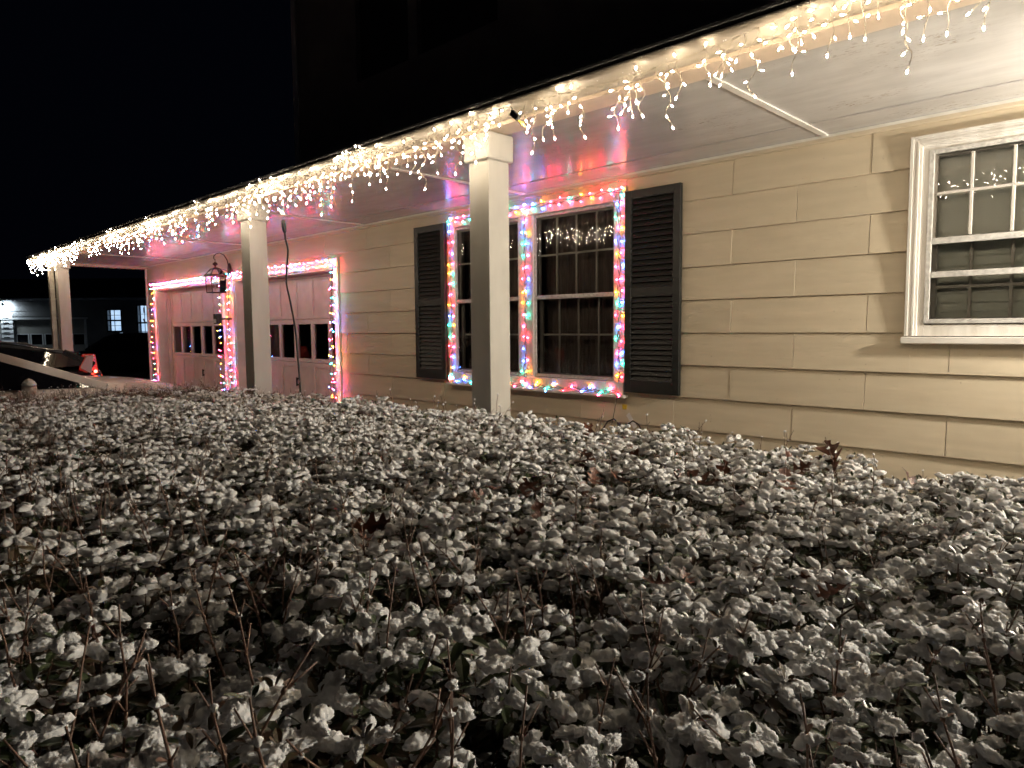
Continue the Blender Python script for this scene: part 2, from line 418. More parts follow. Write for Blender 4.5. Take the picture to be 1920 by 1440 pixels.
# ------------------------------------------------------------------ windows
def frame_boxes(b, x0, x1, z0, z1, wd, y0, y1, wb=None):
    wb = wb or wd
    b.box(x0, x0 + wd, y0, y1, z0, z1); b.box(x1 - wd, x1, y0, y1, z0, z1)
    b.box(x0 + wd + .0004, x1 - wd - .0004, y0 + .0006, y1, z1 - wd, z1); b.box(x0 + wd + .0004, x1 - wd - .0004, y0 + .0006, y1, z0, z0 + wb)
def sash_unit(win, x0, x1, z0, z1, zmeet, storm_rail, ncol, rows_up, rows_low, front=False):
    """x0..x1, z0..z1: clear opening inside the casing"""
    b = MB(); frame_boxes(b, x0 - .016, x1 + .016, z0 - .018, z1 + .016, .026, -.022, -.008); b.build('storm_frame', MALU, win, bevel=.002)
    b = MB(); b.box(x0 + .011, x1 - .011, -.020, -.006, storm_rail - .017, storm_rail + .017); b.build('storm_rail', MALU, win, bevel=.003)
    zp = zmeet if front else z1; off = -.034 if front else 0
    b = MB(); b.add([(x0, -.008, z0), (x1, -.008, z0), (x1, -.008, zp), (x0, -.008, zp)], [(0, 1, 2, 3)]); b.build('pane', MGL, win)
    b = MB(); frame_boxes(b, x0 - .01, x1 + .01, zmeet - .015, z1 + .01, .032, .02, .045); frame_boxes(b, x0 - .01, x1 + .01, z0 - .02, zmeet + .02, .034, .05, .075); b.build('sash', MMUN, win, bevel=.002)
    iw = (x1 - x0) / ncol
    for i in range(1, ncol):
        b = MB(); b.box(x0 + iw * i - .008, x0 + iw * i + .008, .026 + off, .040 + off, zmeet + .018, z1 - .023); b.build('muntin', MMUN, win, bevel=.002)
        b = MB(); b.box(x0 + iw * i - .008, x0 + iw * i + .008, .056, .070, z0 + .015, zmeet - .015); b.build('muntin', MMUN, win, bevel=.002)
    for zz in rows_up:
        b = MB(); b.box(x0 + .024, x1 - .024, .0255 + off, .0405 + off, zz - .008, zz + .008); b.build('muntin', MMUN, win, bevel=.002)
    for zz in rows_low:
        b = MB(); b.box(x0 + .026, x1 - .026, .0555, .0705, zz - .008, zz + .008); b.build('muntin', MMUN, win, bevel=.002)
    b = MB(); b.add([(x0 + .02, .033 + off * .5, zmeet), (x1 - .02, .033 + off * .5, zmeet), (x1 - .02, .033 + off * .5, z1), (x0 + .02, .033 + off * .5, z1)], [(0, 1, 2, 3)])
    b.add([(x0 + .02, .063, z0), (x1 - .02, .063, z0), (x1 - .02, .063, zmeet), (x0 + .02, .063, zmeet)], [(0, 1, 2, 3)]); b.build('inner_pane', MGL if front else MGLI, win)

win1 = link('window', None, house); tag(win1, 'double window ringed with coloured string lights between black shutters')
b = MB(); x0, x1, z0, z1 = W1
b.box(x0, x0 + .095, -.034, .02, z0, z1); b.box(x1 - .105, x1, -.034, .02, z0, z1)
b.box(x0 + .0955, x1 - .1055, -.033, .02, z1 - .105, z1); b.box(-4.43, -4.245, -.033, .02, z0 + .1, z1 - .106)
b.build('casing', MTRIMV, win1, bevel=.004)
b = MB(); b.box(x0 - .002, x1 + .002, -.05, .02, z0 - .002, z0 + .10); b.box(x0 - .02, x1 + .02, -.075, .01, z0 - .026, z0 - .0025); b.build('sill', MTRIM, win1, bevel=.004)
sash_unit(win1, -4.235, -3.370, 0.985, 2.375, 1.665, 1.668, 4, [2.036], [1.34])
sash_unit(win1, -5.300, -4.435, 0.985, 2.375, 1.665, 1.668, 4, [2.036], [1.34])
# curtain behind
b = MB(); nn = 150; vs = []
for i in range(nn + 1):
    x = -5.45 + 2.25 * i / nn; y = .17 + .012 * math.sin(i * 1.15) + .008 * math.sin(i * .37)
    vs += [(x, y, .9), (x, y * 1.0, 2.45)]
b.add(vs, [(2 * i, 2 * i + 2, 2 * i + 3, 2 * i + 1) for i in range(nn)]); b.build('curtain', MCURT, win1, smooth=True)

win2 = link('window', None, house); tag(win2, 'white single window with venetian blind at the right end of the wall')
b = MB(); x0, x1, z0, z1 = W2
zs_ = z0 + .045
for (a0, a1, yy) in [(0, .018, -.040), (.0185, .034, -.032), (.0345, .048, -.036), (.0485, .062, -.026)]:
    b.box(x0 + a0, x0 + a1, yy, .01, zs_, z1 - a0); b.box(x1 - a1, x1 - a0, yy, .01, zs_, z1 - a0)
    b.box(x0 + a1 + .0003, x1 - a1 - .0003, yy + .0005, .01, z1 - a1, z1 - a0)
b.build('casing', MTRIMV, win2, bevel=.002)
b = MB(); b.box(x0 + .0625, x0 + .095, -.012, .02, zs_, z1 - .062); b.box(x1 - .095, x1 - .0625, -.012, .02, zs_, z1 - .062)
b.box(x0 + .0955, x1 - .0955, -.0115, .02, z1 - .095, z1 - .0625); b.box(x0 + .0955, x1 - .0955, -.0115, .02, zs_, z0 + .11); b.build('jamb', MTRIMV, win2)
b = MB(); b.box(x0 - .012, x1 + .012, -.062, .01, z0, z0 + .040); b.build('sill', MTRIM, win2, bevel=.005)
sash_unit(win2, -1.138, -.362, 1.425, 2.383, 1.885, 1.688, 4, [2.150], [1.62], front=True)
b = MB(); b.box(-1.128, -.372, -.0205, -.0065, 1.862, 1.898); b.build('storm_rail', MALU, win2, bevel=.003)
for i in range(20):
    z = 1.40 + i * .0525; b = MB()
    b.hexa([(-1.14, .098, z - .029), (-.36, .098, z - .029), (-.36, .101, z - .029), (-1.14, .101, z - .029), (-1.14, .110, z + .029), (-.36, .110, z + .029), (-.36, .113, z + .029), (-1.14, .113, z + .029)])
    b.build('blind_slat', MBLIND, win2)
b = MB(); b.box(-1.15, -.35, .086, .089, 1.90, 2.44); b.build('roller_shade', MBLIND, win2)

# shutters
def shutter(x0, x1, lab):
    z0, z1 = .885, 2.452; zm = 1.668
    s = link('shutter', None, house); tag(s, lab)
    b = MB(); b.box(x0, x0 + .058, -.058, -.024, z0, z1); b.box(x1 - .058, x1, -.058, -.024, z0, z1)
    for (a, c) in ((z0, z0 + .10), (zm - .035, zm + .035), (z1 - .065, z1)): b.box(x0 + .0585, x1 - .0585, -.0565, -.0245, a, c)
    b.box(x0 + .05, x1 - .05, -.027, -.0235, z0 + .1, z1 - .06)
    b.build('shutter_frame', MSHUT, s, bevel=.003)
    me = None
    for (a, c) in ((z0 + .10, zm - .035), (zm + .035, z1 - .065)):
        nsl = 16; dz = (c - a) / nsl
        for i in range(nsl):
            zc = a + dz * (i + .5)
            if me is None:
                q = MB(); w2 = (x1 - x0) / 2 - .0587; h = .021
                q.hexa([(-w2, -.014, -h), (w2, -.014, -h), (w2, -.008, -h - .001), (-w2, -.008, -h - .001), (-w2, .009, h), (w2, .009, h), (w2, .014, h - .002), (-w2, .014, h - .002)])
                o = q.build('slat', MSHUT, s); me = o.data
            else: o = link('slat', me, s)
            o.location = ((x0 + x1) / 2, -.0415, zc); o.rotation_euler = (rnd.uniform(-.03, .03), 0, 0)
shutter(-3.245, -2.755, 'black louvred shutter on the right of the double window')
shutter(-5.925, -5.435, 'black louvred shutter on the left of the double window')

# ------------------------------------------------------------------ garage doors
def garage(G, lab):
    x0, x1, _, z1 = G; Y = .20; wtot = x1 - x0
    g = link('garage_door', None, house); tag(g, lab)
    b = MB(); b.box(x0 - .001, x0 + .02, -.02, Y + .06, GZ, z1); b.box(x1 - .02, x1 + .001, -.02, Y + .06, GZ, z1); b.box(x0 + .0205, x1 - .0205, -.018, Y + .06, z1 - .02, z1 + .001)
    b.box(x0 + .0205, x0 + .055, .14, Y - .002, GZ, z1 - .021); b.box(x1 - .055, x1 - .0205, .14, Y - .002, GZ, z1 - .021); b.box(x0 + .056, x1 - .056, .14, Y - .002, z1 - .055, z1 - .021)
    b.build('door_jamb', MGAR, g, bevel=.003)
    b = MB(); b.box(x0 - .10, x0 - .002, -.038, -.003, GZ, z1 + .0); b.box(x1 + .002, x1 + .10, -.038, -.003, GZ, z1); b.box(x0 - .10, x1 + .10, -.040, -.003, z1 + .003, z1 + .115)
    b.build('door_casing', MGAR, g, bevel=.003)
    d0, d1 = x0 + .03, x1 - .03
    secs = [(1.545, 2.125, 'solid'), (.957, 1.540, 'glass'), (.37, .952, 'solid'), (GZ + .02, .365, 'solid')]
    mid = (d0 + d1) / 2; half = (d1 - d0) / 2
    cols = []
    for i in range(3):
        wcol = (half - .09 - .05 - 2 * .075) / 3
        a = .05 + i * (wcol + .075); cols += [(mid + a, mid + a + wcol), (mid - a - wcol, mid - a)]
    cols.sort()
    for (a, c, kind) in secs:
        pt, pb = c - .065, a + (.05 if kind == 'glass' else .045)
        b = MB(); xs = [d0] + [v for q in cols for v in q] + [d1]
        for i in range(0, len(xs), 2): b.box(xs[i], xs[i + 1], Y, Y + .04, a, c)
        for (u, v) in cols:
            b.box(u + .0003, v - .0003, Y + .0005, Y + .04, pt, c); b.box(u + .0003, v - .0003, Y + .0005, Y + .04, a, pb)
        sec = b.build('door_section', MGAR, g, bevel=.003)
        for (u, v) in cols:
            b = MB()
            if kind == 'solid':
                b.box(u - .005, v + .005, Y + .014, Y + .03, pb - .005, pt + .005); b.build('panel', MGAR, sec)
            else:
                b.add([(u, Y + .02, pb), (v, Y + .02, pb), (v, Y + .02, pt), (u, Y + .02, pt)], [(0, 1, 2, 3)]); b.build('pane', MGL, sec)
    b = MB(); b.box(mid + .02, mid + .045, Y - .03, Y - .018, .62, .74); b.box(mid + .025, mid + .04, Y - .018, Y + .001, .63, .65); b.box(mid + .025, mid + .04, Y - .018, Y + .001, .71, .73); b.build('handle', MBLACKR, g)
garage(G1, 'far garage door with a row of six dark panes, beside the corner')
garage(G2, 'near garage door partly hidden behind the second post')

# ------------------------------------------------------------------ lanterns
def lantern(loc, label, lit, group=None, reach=0.0):
    t = empty('wall_lantern', loc, label, 'lantern', group)
    b = MB(); b.lathe([(.001, -.002), (.055, 0), (.05, .012), (.02, .02), (.001, .022)], 20)
    o = b.build('back_plate', MBRONZE, t, smooth=True); o.rotation_euler = (PI / 2, 0, 0); o.scale = (1, 1.9, 1); o.location = (0, reach, .06)
    if reach:
        b = MB(); b.tube([(0, reach, .06), (0, -.012, .06)], .009, 8); b.tube([(0, reach, -.02), (0, -.012, .05)], .005, 6); b.build('extension_arm', MBRONZE, t, smooth=True)
    pts = []
    for i in range(17):
        a = PI * (1.0 - i / 16.0 * 1.12)
        pts.append((0, -.105 - .10 * math.cos(a + PI) * -1 * -1, .10 + .17 * math.sin(a) if a > 0 else .10 + .10 * math.sin(a)))
    pts = [(0, -.012, .06), (0, -.014, .12), (0, -.03, .20), (0, -.07, .262), (0, -.125, .285), (0, -.175, .27), (0, -.205, .235), (0, -.205, .205), (0, -.185, .19)]
    b = MB(); b.tube(pts, [.007, .007, .0065, .006, .0055, .005, .005, .005, .005], 8); b.tube([(0, -.015, .05), (0, -.185, .095)], .004, 6); b.build('arm', MBRONZE, t, smooth=True)
    b = MB(); b.tube([(0, -.19, .20), (0, -.19, .15)], .004, 6); b.lathe([(.001, .165), (.012, .16), (.03, .145), (.034, .135), (.026, .122), (.01, .115), (.008, .10), (.018, .09), (.045, .075), (.05, .07)], 16, (0, -.19, 0)); b.build('finial', MBRONZE, t, smooth=True)
    c = Vector((0, -.19, 0)); h0, h1, h2 = -.235, -.01, .072; ra, rb, rc = .088, .098, .045
    cs = [(-1, -1), (1, -1), (1, 1), (-1, 1)]
    b = MB()
    for (sx_, sy_) in cs:
        b.bar(c + Vector((sx_ * ra, sy_ * ra, h0)), c + Vector((sx_ * rb, sy_ * rb, h1)), .009, .009); b.bar(c + Vector((sx_ * rb * 1.04, sy_ * rb * 1.04, h1)), c + Vector((sx_ * rc, sy_ * rc, h2)), .008, .008)
    for i in range(4):
        p, q = cs[i], cs[(i + 1) % 4]
        for (r_, z_, th) in ((ra, h0, .012), (rb * 1.06, h1, .020), (rc, h2, .008)):
            b.bar(c + Vector((p[0] * r_, p[1] * r_, z_)), c + Vector((q[0] * r_, q[1] * r_, z_)), .012, th)
    b.build('cage', MBRONZE, t, bevel=.0015)
    b = MB()
    for i in range(4):
        p, q = cs[i], cs[(i + 1) % 4]
        e = .985
        b.add([c + Vector((p[0] * ra * e, p[1] * ra * e, h0)), c + Vector((q[0] * ra * e, q[1] * ra * e, h0)), c + Vector((q[0] * rb * e, q[1] * rb * e, h1)), c + Vector((p[0] * rb * e, p[1] * rb * e, h1))], [(0, 1, 2, 3)])
        b.add([c + Vector((p[0] * rb, p[1] * rb, h1 + .004)), c + Vector((q[0] * rb, q[1] * rb, h1 + .004)), c + Vector((q[0] * rc, q[1] * rc, h2)), c + Vector((p[0] * rc, p[1] * rc, h2))], [(0, 1, 2, 3)])
    b.build('glass_panel', MGLC, t)
    b = MB(); b.lathe([(.001, h0 + .004), (.04, h0 + .006), (.04, h0 + .012), (.008, h0 + .014)], 14, c)
    for k in range(3):
        a = 2 * PI * k / 3 + .4; b.tube([c + Vector((0, 0, h0 + .012)), c + Vector((.03 * math.cos(a), .03 * math.sin(a), h0 + .012)), c + Vector((.03 * math.cos(a), .03 * math.sin(a), h0 + .06))], .006, 8)
    b.build('candle_holder', MSOCKW, t)
    for k in range(3):
        a = 2 * PI * k / 3 + .4; b = MB(); b.lathe([(.004, 0), (.009, .012), (.010, .02), (.006, .036), (.001, .05)], 8, c + Vector((.03 * math.cos(a), .03 * math.sin(a), h0 + .061)))
        b.build('candle_bulb', E_CANDLE if lit else MGLC, t, smooth=not lit)
    return t
_l1 = lantern((-10.44, -.042, 2.225), 'bronze wall lantern with clear glass, unlit, on the pier between the garage doors', False)
_l1.scale = (1.13, 1.13, 1.13)
_l2 = lantern((0.75, -.125, 2.17), 'lit bronze wall lantern beside the front door, right of the single window', True, reach=.066)
_l2.scale = (1.5, 1.5, 1.5)

# small things on the garage pier and wall
t = empty('wall_box', (-10.45, -.04, 1.57), 'small black framed box jutting from the pier below the unlit lantern', 'box')
b = MB(); b.box(-.012, .012, -.17, 0, -.012, .012); b.build('bracket', MBLACKR, t)
b = MB(); b.box(-.06, .06, -.25, -.17, -.075, .075); b.build('case', MBLACKR, t, bevel=.008)
b = MB(); b.box(-.045, .045, -.252, -.2505, -.06, .0); b.build('lens', MALU, t)

# ------------------------------------------------------------------ light strings
def bulb_mesh(name, esock, eglow, L=.017, R=.0032, sock=.011):
    b = MB(); b.cur = 0
    b.tube([(0, 0, 0), (0, 0, sock)], [.0032, .0036], 6)
    b.cur = 1
    b.tube([(0, 0, sock), (0, 0, sock + L * .35), (0, 0, sock + L * .75), (0, 0, sock + L)], [R * .85, R, R * .8, R * .12], 6, cap=False)
    me = bpy.data.meshes.new(name); me.from_pydata(b.v, [], b.f); me.materials.append(esock); me.materials.append(eglow)
    me.polygons.foreach_set('material_index', b.m); return me
BM_W = bulb_mesh('bulb', MSOCKW, E_WARM, .013, .0030)
BM_C = [bulb_mesh('bulb', MSOCKG, e, .011, .0025, .009) for e in E_COL]
BM_G = [bulb_mesh('bulb', MSOCKG, e, .012, .0027, .009) for e in E_COLG]
def put_bulb(me, p, d, parent, origin):
    o = link('bulb', me, parent); o.location = Vector(p) - origin
    o.rotation_euler = Vector(d).normalized().to_track_quat('Z', 'Y').to_euler()
    return o

def wander(p, length, step=.012, down=1.0):
    pts = [Vector(p)]; ax = rnd.uniform(0, 2 * PI); amp = rnd.uniform(.3, 1.5); ph = rnd.uniform(0, 6); fq = rnd.uniform(25, 60)
    k = max(2, int(length / step)); sw = rnd.uniform(-.5, .5)
    for i in range(1, k + 1):
        s_ = i * step
        v = Vector((math.cos(ax) * amp * math.sin(fq * s_ + ph) + sw * .4, math.sin(ax) * amp * .6 * math.sin(fq * s_ + ph), -down))
        pts.append(pts[-1] + v.normalized() * step)
    return pts
# the main line: fixed at the gutter lip by clips, sagging between them
clips = [-14.16, -12.35, -11.15, -9.7, -8.35, -7.15, -5.6, -4.25, -2.87, -1.02, 0.35, 1.9, 3.3]
sag = [.03, .05, .04, .06, .05, .05, .055, .06, .065, .05, .06, .05]
def main_line(x):
    for i in range(len(clips) - 1):
        if clips[i] <= x <= clips[i + 1]:
            t_ = (x - clips[i]) / (clips[i + 1] - clips[i])
            return Vector((x, -1.848 - .003 * math.sin(x * 9), 2.640 - sag[i] * 4 * t_ * (1 - t_) * 1.15 + .004 * math.sin(x * 31)))
    return Vector((x, -1.848, 2.62))
ICE = [(-14.16, -11.6, 'warm white icicle lights bunched at the far left corner of the eave'),
       (-11.6, -8.9, 'warm white icicle lights on the gutter above the far garage door'),
       (-8.9, -6.1, 'warm white icicle lights on the gutter just left of and above the second post'),
       (-6.1, -3.3, 'warm white icicle lights on the gutter between the second post and the nearest post'),
       (-3.3, -1.0, 'warm white icicle lights on the gutter right of the nearest post, above the black shutter'),
       (-1.0, 3.3, 'warm white icicle lights at the top right corner of the view, above the single window')]
for (xa, xb, lab) in ICE:
    org = Vector(((xa + xb) / 2, -1.845, 2.62)); t = empty('icicle_lights', org, lab, 'string lights', 'icicle lights strung along the gutter')
    wb_ = MB()
    n = int((xb - xa) / .03)
    for ph in (0, PI):            # the twisted pair of the main line
        wb_.tube([main_line(xa + (xb - xa) * i / n) + Vector((0, .0016 * math.cos(i * 1.9 + ph), .0016 * math.sin(i * 1.9 + ph))) - org for i in range(n + 1)], .0013, 4)
    x = xa + .02
    pat = [3, 4, 2, 6, 3, 5, 4]
    pi_ = rnd.randrange(7)
    while x < xb:
        p = main_line(x); nb = pat[pi_ % 7]; pi_ += 1
        if rnd.random() < .08: x += rnd.uniform(.08, .16); continue
        ln = nb * rnd.uniform(.036, .056)
        pts = wander(p, ln)
        # keep clear of the gutter face
        pts = [Vector((q.x, min(q.y, -1.845 + max(0, (2.575 - q.z)) * .6), q.z)) for q in pts]
        wb_.tube([q - org for q in pts], .0017, 4)
        if rnd.random() < .35:
            k0 = len(pts) // 2; side = wander(pts[k0], rnd.uniform(.03, .08), down=rnd.uniform(.1, .8)); wb_.tube([q - org for q in side], .0015, 4); ends = [(side[-1], side[-1] - side[-2])]
        else: ends = []
        for i in range(nb):
            k_ = min(len(pts) - 1, int((i + 1) / nb * (len(pts) - 1)))
            if i == nb - 1: ends.append((pts[-1], pts[-1] - pts[-2] + Vector((0, 0, -.004))))
            else:
                a = rnd.uniform(0, 2 * PI); ends.append((pts[k_], Vector((math.cos(a), -abs(math.sin(a)) * .7, rnd.uniform(-1.4, .15)))))
        if rnd.random() < .25: ends.append((p, Vector((rnd.uniform(-.5, .5), -.3, 1))))
        for (q, d) in ends:
            d = d.normalized(); st = rnd.uniform(.004, .012)
            if (q + d * .03).y > -1.85 and (q + d * .03).z > 2.565: d.y = -abs(d.y)
            put_bulb(BM_W, q + d * st, d, t, org); wb_.tube([q - org, q + d * st - org], .0015, 4)
        x += rnd.uniform(.042, .074)
    if xa == -3.3:
        pass
    wb_.build('wire', MWIREW, t)
    if xa == -3.3:
        pl = at_y(967, 216, -1.87); b = MB(); b.bar(pl - org + Vector((-.03, 0, .02)), pl - org + Vector((.02, 0, -.02)), .02, .03); b.build('plug', MBLACKR, t)
        pl = at_y(979, 232, -1.88); b = MB(); b.bar(pl - org + Vector((-.012, -.004, .016)), pl - org + Vector((.014, 0, -.016)), .045, .003); b.build('tag', MYEL, t)
        pl = at_y(955, 212, -1.87); b = MB(); b.tube([main_line(-3.0) - org, at_y(958, 200, -1.87) - org, at_y(963, 210, -1.87) - org], .002, 5); b.build('lead', MBLACKR, t)
    if xa == -8.9:
        b = MB(); p1 = at_y(530, 375, -1.86); p2 = at_y(534, 418, -1.80)
        b.tube([p1 - org, (p1 + p2) / 2 - org + Vector((.01, 0, 0)), p2 - org], .0028, 5); b.build('lead', MWIREW, t)
        b = MB(); q = at_y(529, 398, -1.84); b.bar(q - org + Vector((-.02, 0, .02)), q - org + Vector((.016, 0, -.022)), .04, .003); b.build('tag', MTAGW, t)

def colour_string(name, label, runs, standoff, group='coloured string lights round openings', spacing=.098, free=0.0, jit=.010):
    """runs: list of (start, end, strands) straight runs on the wall plane; wires zigzag round them"""
    c0 = sum((Vector(a) for a, _, _ in runs), Vector()) / len(runs)
    t = empty(name, c0, label, 'string lights', group); wb_ = MB(); ci = rnd.randrange(5)
    for (a, b_, ns) in runs:
        a = Vector(a); b_ = Vector(b_); d = (b_ - a); Ln = d.length; d.normalize(); side = Vector((0, 1, 0)).cross(d)
        for s_ in range(ns):
            n = max(3, int(Ln / spacing)); off = rnd.uniform(0, spacing)
            pts = []
            for i in range(n + 1):
                u = min(Ln, i * Ln / n)
                zig = (1 if (i + s_) % 2 else -1) * jit * rnd.uniform(.5, 1.3)
                p = a + d * u + side * (zig + (s_ - (ns - 1) / 2) * .012) + Vector((0, -standoff - free * math.sin(PI * u / Ln) - rnd.uniform(0, .008), 0))
                pts.append(p)
            fine = []
            for i in range(n):
                for k in range(3):
                    f_ = k / 3; fine.append(pts[i].lerp(pts[i + 1], f_) + side * .004 * math.sin(f_ * PI) * (1 if i % 2 else -1))
            fine.append(pts[-1])
            wb_.tube([q - c0 for q in fine], .0022, 4)
            for i in range(n + 1):
                if rnd.random() < .04: continue
                sgn = 1 if (i + s_) % 2 else -1
                dd = (side * sgn * rnd.uniform(.5, 1.2) + Vector((0, rnd.uniform(-.5, .45), 0)) + d * rnd.uniform(-.6, .6)).normalized()
                q = pts[i] + dd * .004
                put_bulb((BM_G if free else BM_C)[ci % 5 if rnd.random() < .8 else rnd.randrange(5)], q, dd, t, c0); ci += 1
                wb_.tube([pts[i] - c0, q - c0], .002, 4)
    wb_.build('wire', MWIREG, t)
    return t, c0
ty, tz = -.034, 0
zt = 2.455; zb_ = .905
cs1, c0 = colour_string('string_lights', 'multicoloured string lights round the edge of the double window', [
    ((-3.305, ty, zb_), (-3.305, ty, 2.475), 2), ((-3.28, ty, 2.470), (-4.34, ty, 2.462), 2), ((-4.335, ty, 2.45), (-4.335, ty, zb_), 2),
    ((-4.34, ty, 2.462), (-5.36, ty, 2.46), 2), ((-5.355, ty, 2.46), (-5.355, ty, zb_), 2), ((-5.36, -.055, .872), (-3.29, -.055, .872), 1), ((-5.36, -.05, .90), (-3.29, -.05, .885), 1)], .010)
# tail of that string: plug cluster above the hedge
b = MB(); pts = [Vector((-3.30, -.07, .88)), Vector((-3.30, -.09, .80)), Vector((-3.31, -.10, .72)), Vector((-3.32, -.12, .62))]
b.tube([p - c0 for p in pts], .0028, 5); b.build('lead', MBLACKR, cs1)
b = MB(); q = at_y(1171, 763, -.10) - c0; b.hexa([q + Vector(v) for v in [(-.018, -.002, -.022), (.02, -.002, -.018), (.02, .001, -.018), (-.018, .001, -.022), (-.02, -.002, .02), (.024, -.002, .02), (.024, .001, .02), (-.02, .001, .02)]]); b.build('tag', MYEL, cs1)
b = MB(); q = at_y(1186, 789, -.13) - c0; b.bar(q + Vector((-.045, 0, .05)), q + Vector((.04, -.02, -.05)), .003, .035, (1, 0, .6)); b.build('tag', MTAGW, cs1)
colour_string('string_lights', 'multicoloured string lights round the far garage door', [
    ((-13.66, -.04, 2.19), (-13.66, -.04, .0), 2), ((-13.67, -.075, 2.195), (-10.72, -.075, 2.19), 2), ((-10.72, -.05, 2.19), (-10.70, -.05, .1), 2)], .02, free=.05, jit=.018)
colour_string('string_lights', 'multicoloured string lights round the near garage door, left of the siding', [
    ((-10.42, -.04, 2.21), (-10.40, -.04, .0), 2), ((-10.42, -.075, 2.205), (-7.50, -.075, 2.20), 2), ((-7.505, -.045, 2.20), (-7.50, -.045, .05), 2), ((-7.505, -.045, 2.19), (-7.56, -.06, .2), 1)], .02, free=.04, jit=.018)

# extension cord hanging from the beam, and the splitter under the window
t = empty('extension_cord', (-5.52, -1.74, GZ), 'black extension cord hanging from the eave beside the second post', 'cord')
o0 = Vector((-5.52, -1.74, GZ))
pp = [(533, 432), (536, 452), (540, 470), (538, 500), (537, 530), (543, 560), (549, 590), (554, 620), (557, 650), (560, 690), (563, 730), (564, 770)]
pts = [at_y(x, y, -1.76) for x, y in pp]
sm = []
for i in range(len(pts) - 1):
    for k in range(4):
        p0_, p1_, p2_, p3_ = pts[max(i - 1, 0)], pts[i], pts[i + 1], pts[min(i + 2, len(pts) - 1)]; u = k / 4
        sm.append(.5 * ((2 * p1_) + (p2_ - p0_) * u + (2 * p0_ - 5 * p1_ + 4 * p2_ - p3_) * u * u + (3 * p1_ - p0_ - 3 * p2_ + p3_) * u ** 3))
sm.append(pts[-1]); sm.append(Vector((pts[-1].x, -1.78, GZ + .1)))
b = MB(); b.tube([p - o0 for p in sm], .0078, 8); b.build('cable', MBLACKR, t, smooth=True)
b = MB(); q = at_y(532, 424, -1.78) - o0; b.tube([q + Vector((-.012, 0, .05)), q + Vector((-.006, 0, .02)), q, q + Vector((.012, 0, -.045)), q + Vector((.014, 0, -.06))], [.010, .017, .019, .015, .007], 10); b.build('socket', MBLACKR, t, smooth=True)
t = empty('splitter_cord', (-3.25, -.35, GZ), 'black triple outlet splitter standing up behind the hedge below the double window', 'cord')
o0 = Vector((-3.25, -.35, GZ)); q = at_y(1166, 806, -.22) - o0
b = MB(); b.tube([q + Vector((0, 0, -.10)), q + Vector((0, 0, -.04)), q + Vector((-.004, 0, .01))], [.016, .03, .026], 8); b.tube([q + Vector((-.012, 0, -.01)), q + Vector((-.03, 0, .05))], [.018, .015], 8); b.tube([q + Vector((.012, 0, -.01)), q + Vector((.05, 0, .045))], [.018, .015], 8); b.build('splitter', MBLACKR, t, smooth=True)
for sg, dx in ((1, .17), (-1, -.15)):
    s0 = q + Vector((.05 * sg if sg > 0 else -.03, 0, .045)); b = MB()
    b.tube([s0, s0 + Vector((dx * .3, 0, .035)), s0 + Vector((dx * .65, -.01, .012)), s0 + Vector((dx, -.02, -.07)), s0 + Vector((dx * 1.1, -.02, -.25))], .006, 8); b.build('cable', MBLACKR, t, smooth=True)

# ------------------------------------------------------------------ hedge
HX0, HX1, HY0, HY1 = -7.45, 1.9, -4.75, -1.78
def hedge_top(x, y):
    z = .880 + .024 * noise.noise(Vector((x * .9, y * .9, 1.7))) + .022 * noise.noise(Vector((x * 2.3, y * 2.3, 4.1)))
    z += .03 * min(1, max(0, (x + 5.5) / 3)) * min(1, max(0, (y + 3.4) / 1.4))
    z -= .055 * min(1, max(0, (-4.8 - x) / 1.2))
    e = min((x - HX0) / .22, (HY1 - y) / .16, 1.0)
    return z - .16 * (1 - max(e, 0)) ** 2
def leaf(b, base, az, el, ln, wd, fold=.25, droop=.2):
    d = Vector((math.cos(az) * math.cos(el), math.sin(az) * math.cos(el), math.sin(el))); s_ = Vector((-math.sin(az), math.cos(az), 0)); up = s_.cross(d) * -1
    if up.z < 0: up = -up
    vs = []; prof_ = [(0, .12), (.2, .6), (.5, 1.0), (.78, .75), (1.0, .05)]
    for (u, w_) in prof_:
        c = base + d * ln * u - Vector((0, 0, 1)) * droop * ln * u * u * .5
        vs += [c - s_ * wd * .5 * w_ + up * fold * wd * .5 * w_, c, c + s_ * wd * .5 * w_ + up * fold * wd * .5 * w_]
    fs = []
    for i in range(4):
        a = i * 3; fs += [(a, a + 1, a + 4, a + 3), (a + 1, a + 2, a + 5, a + 4)]
    b.add(vs, fs)
    return [base + d * ln * u - Vector((0, 0, 1)) * droop * ln * u * u * .5 for u in (0, .25, .5, .75, 1)], s_
_ico = bmesh.new(); bmesh.ops.create_icosphere(_ico, subdivisions=3, radius=1.0)
ICO_V = [v.co.copy() for v in _ico.verts]; ICO_F = [tuple(v.index for v in f.verts) for f in _ico.faces]; _ico.free()
_ico = bmesh.new(); bmesh.ops.create_icosphere(_ico, subdivisions=4, radius=1.0)
ICO4_V = [v.co.copy() for v in _ico.verts]; ICO4_F = [tuple(v.index for v in f.verts) for f in _ico.faces]; _ico.free()
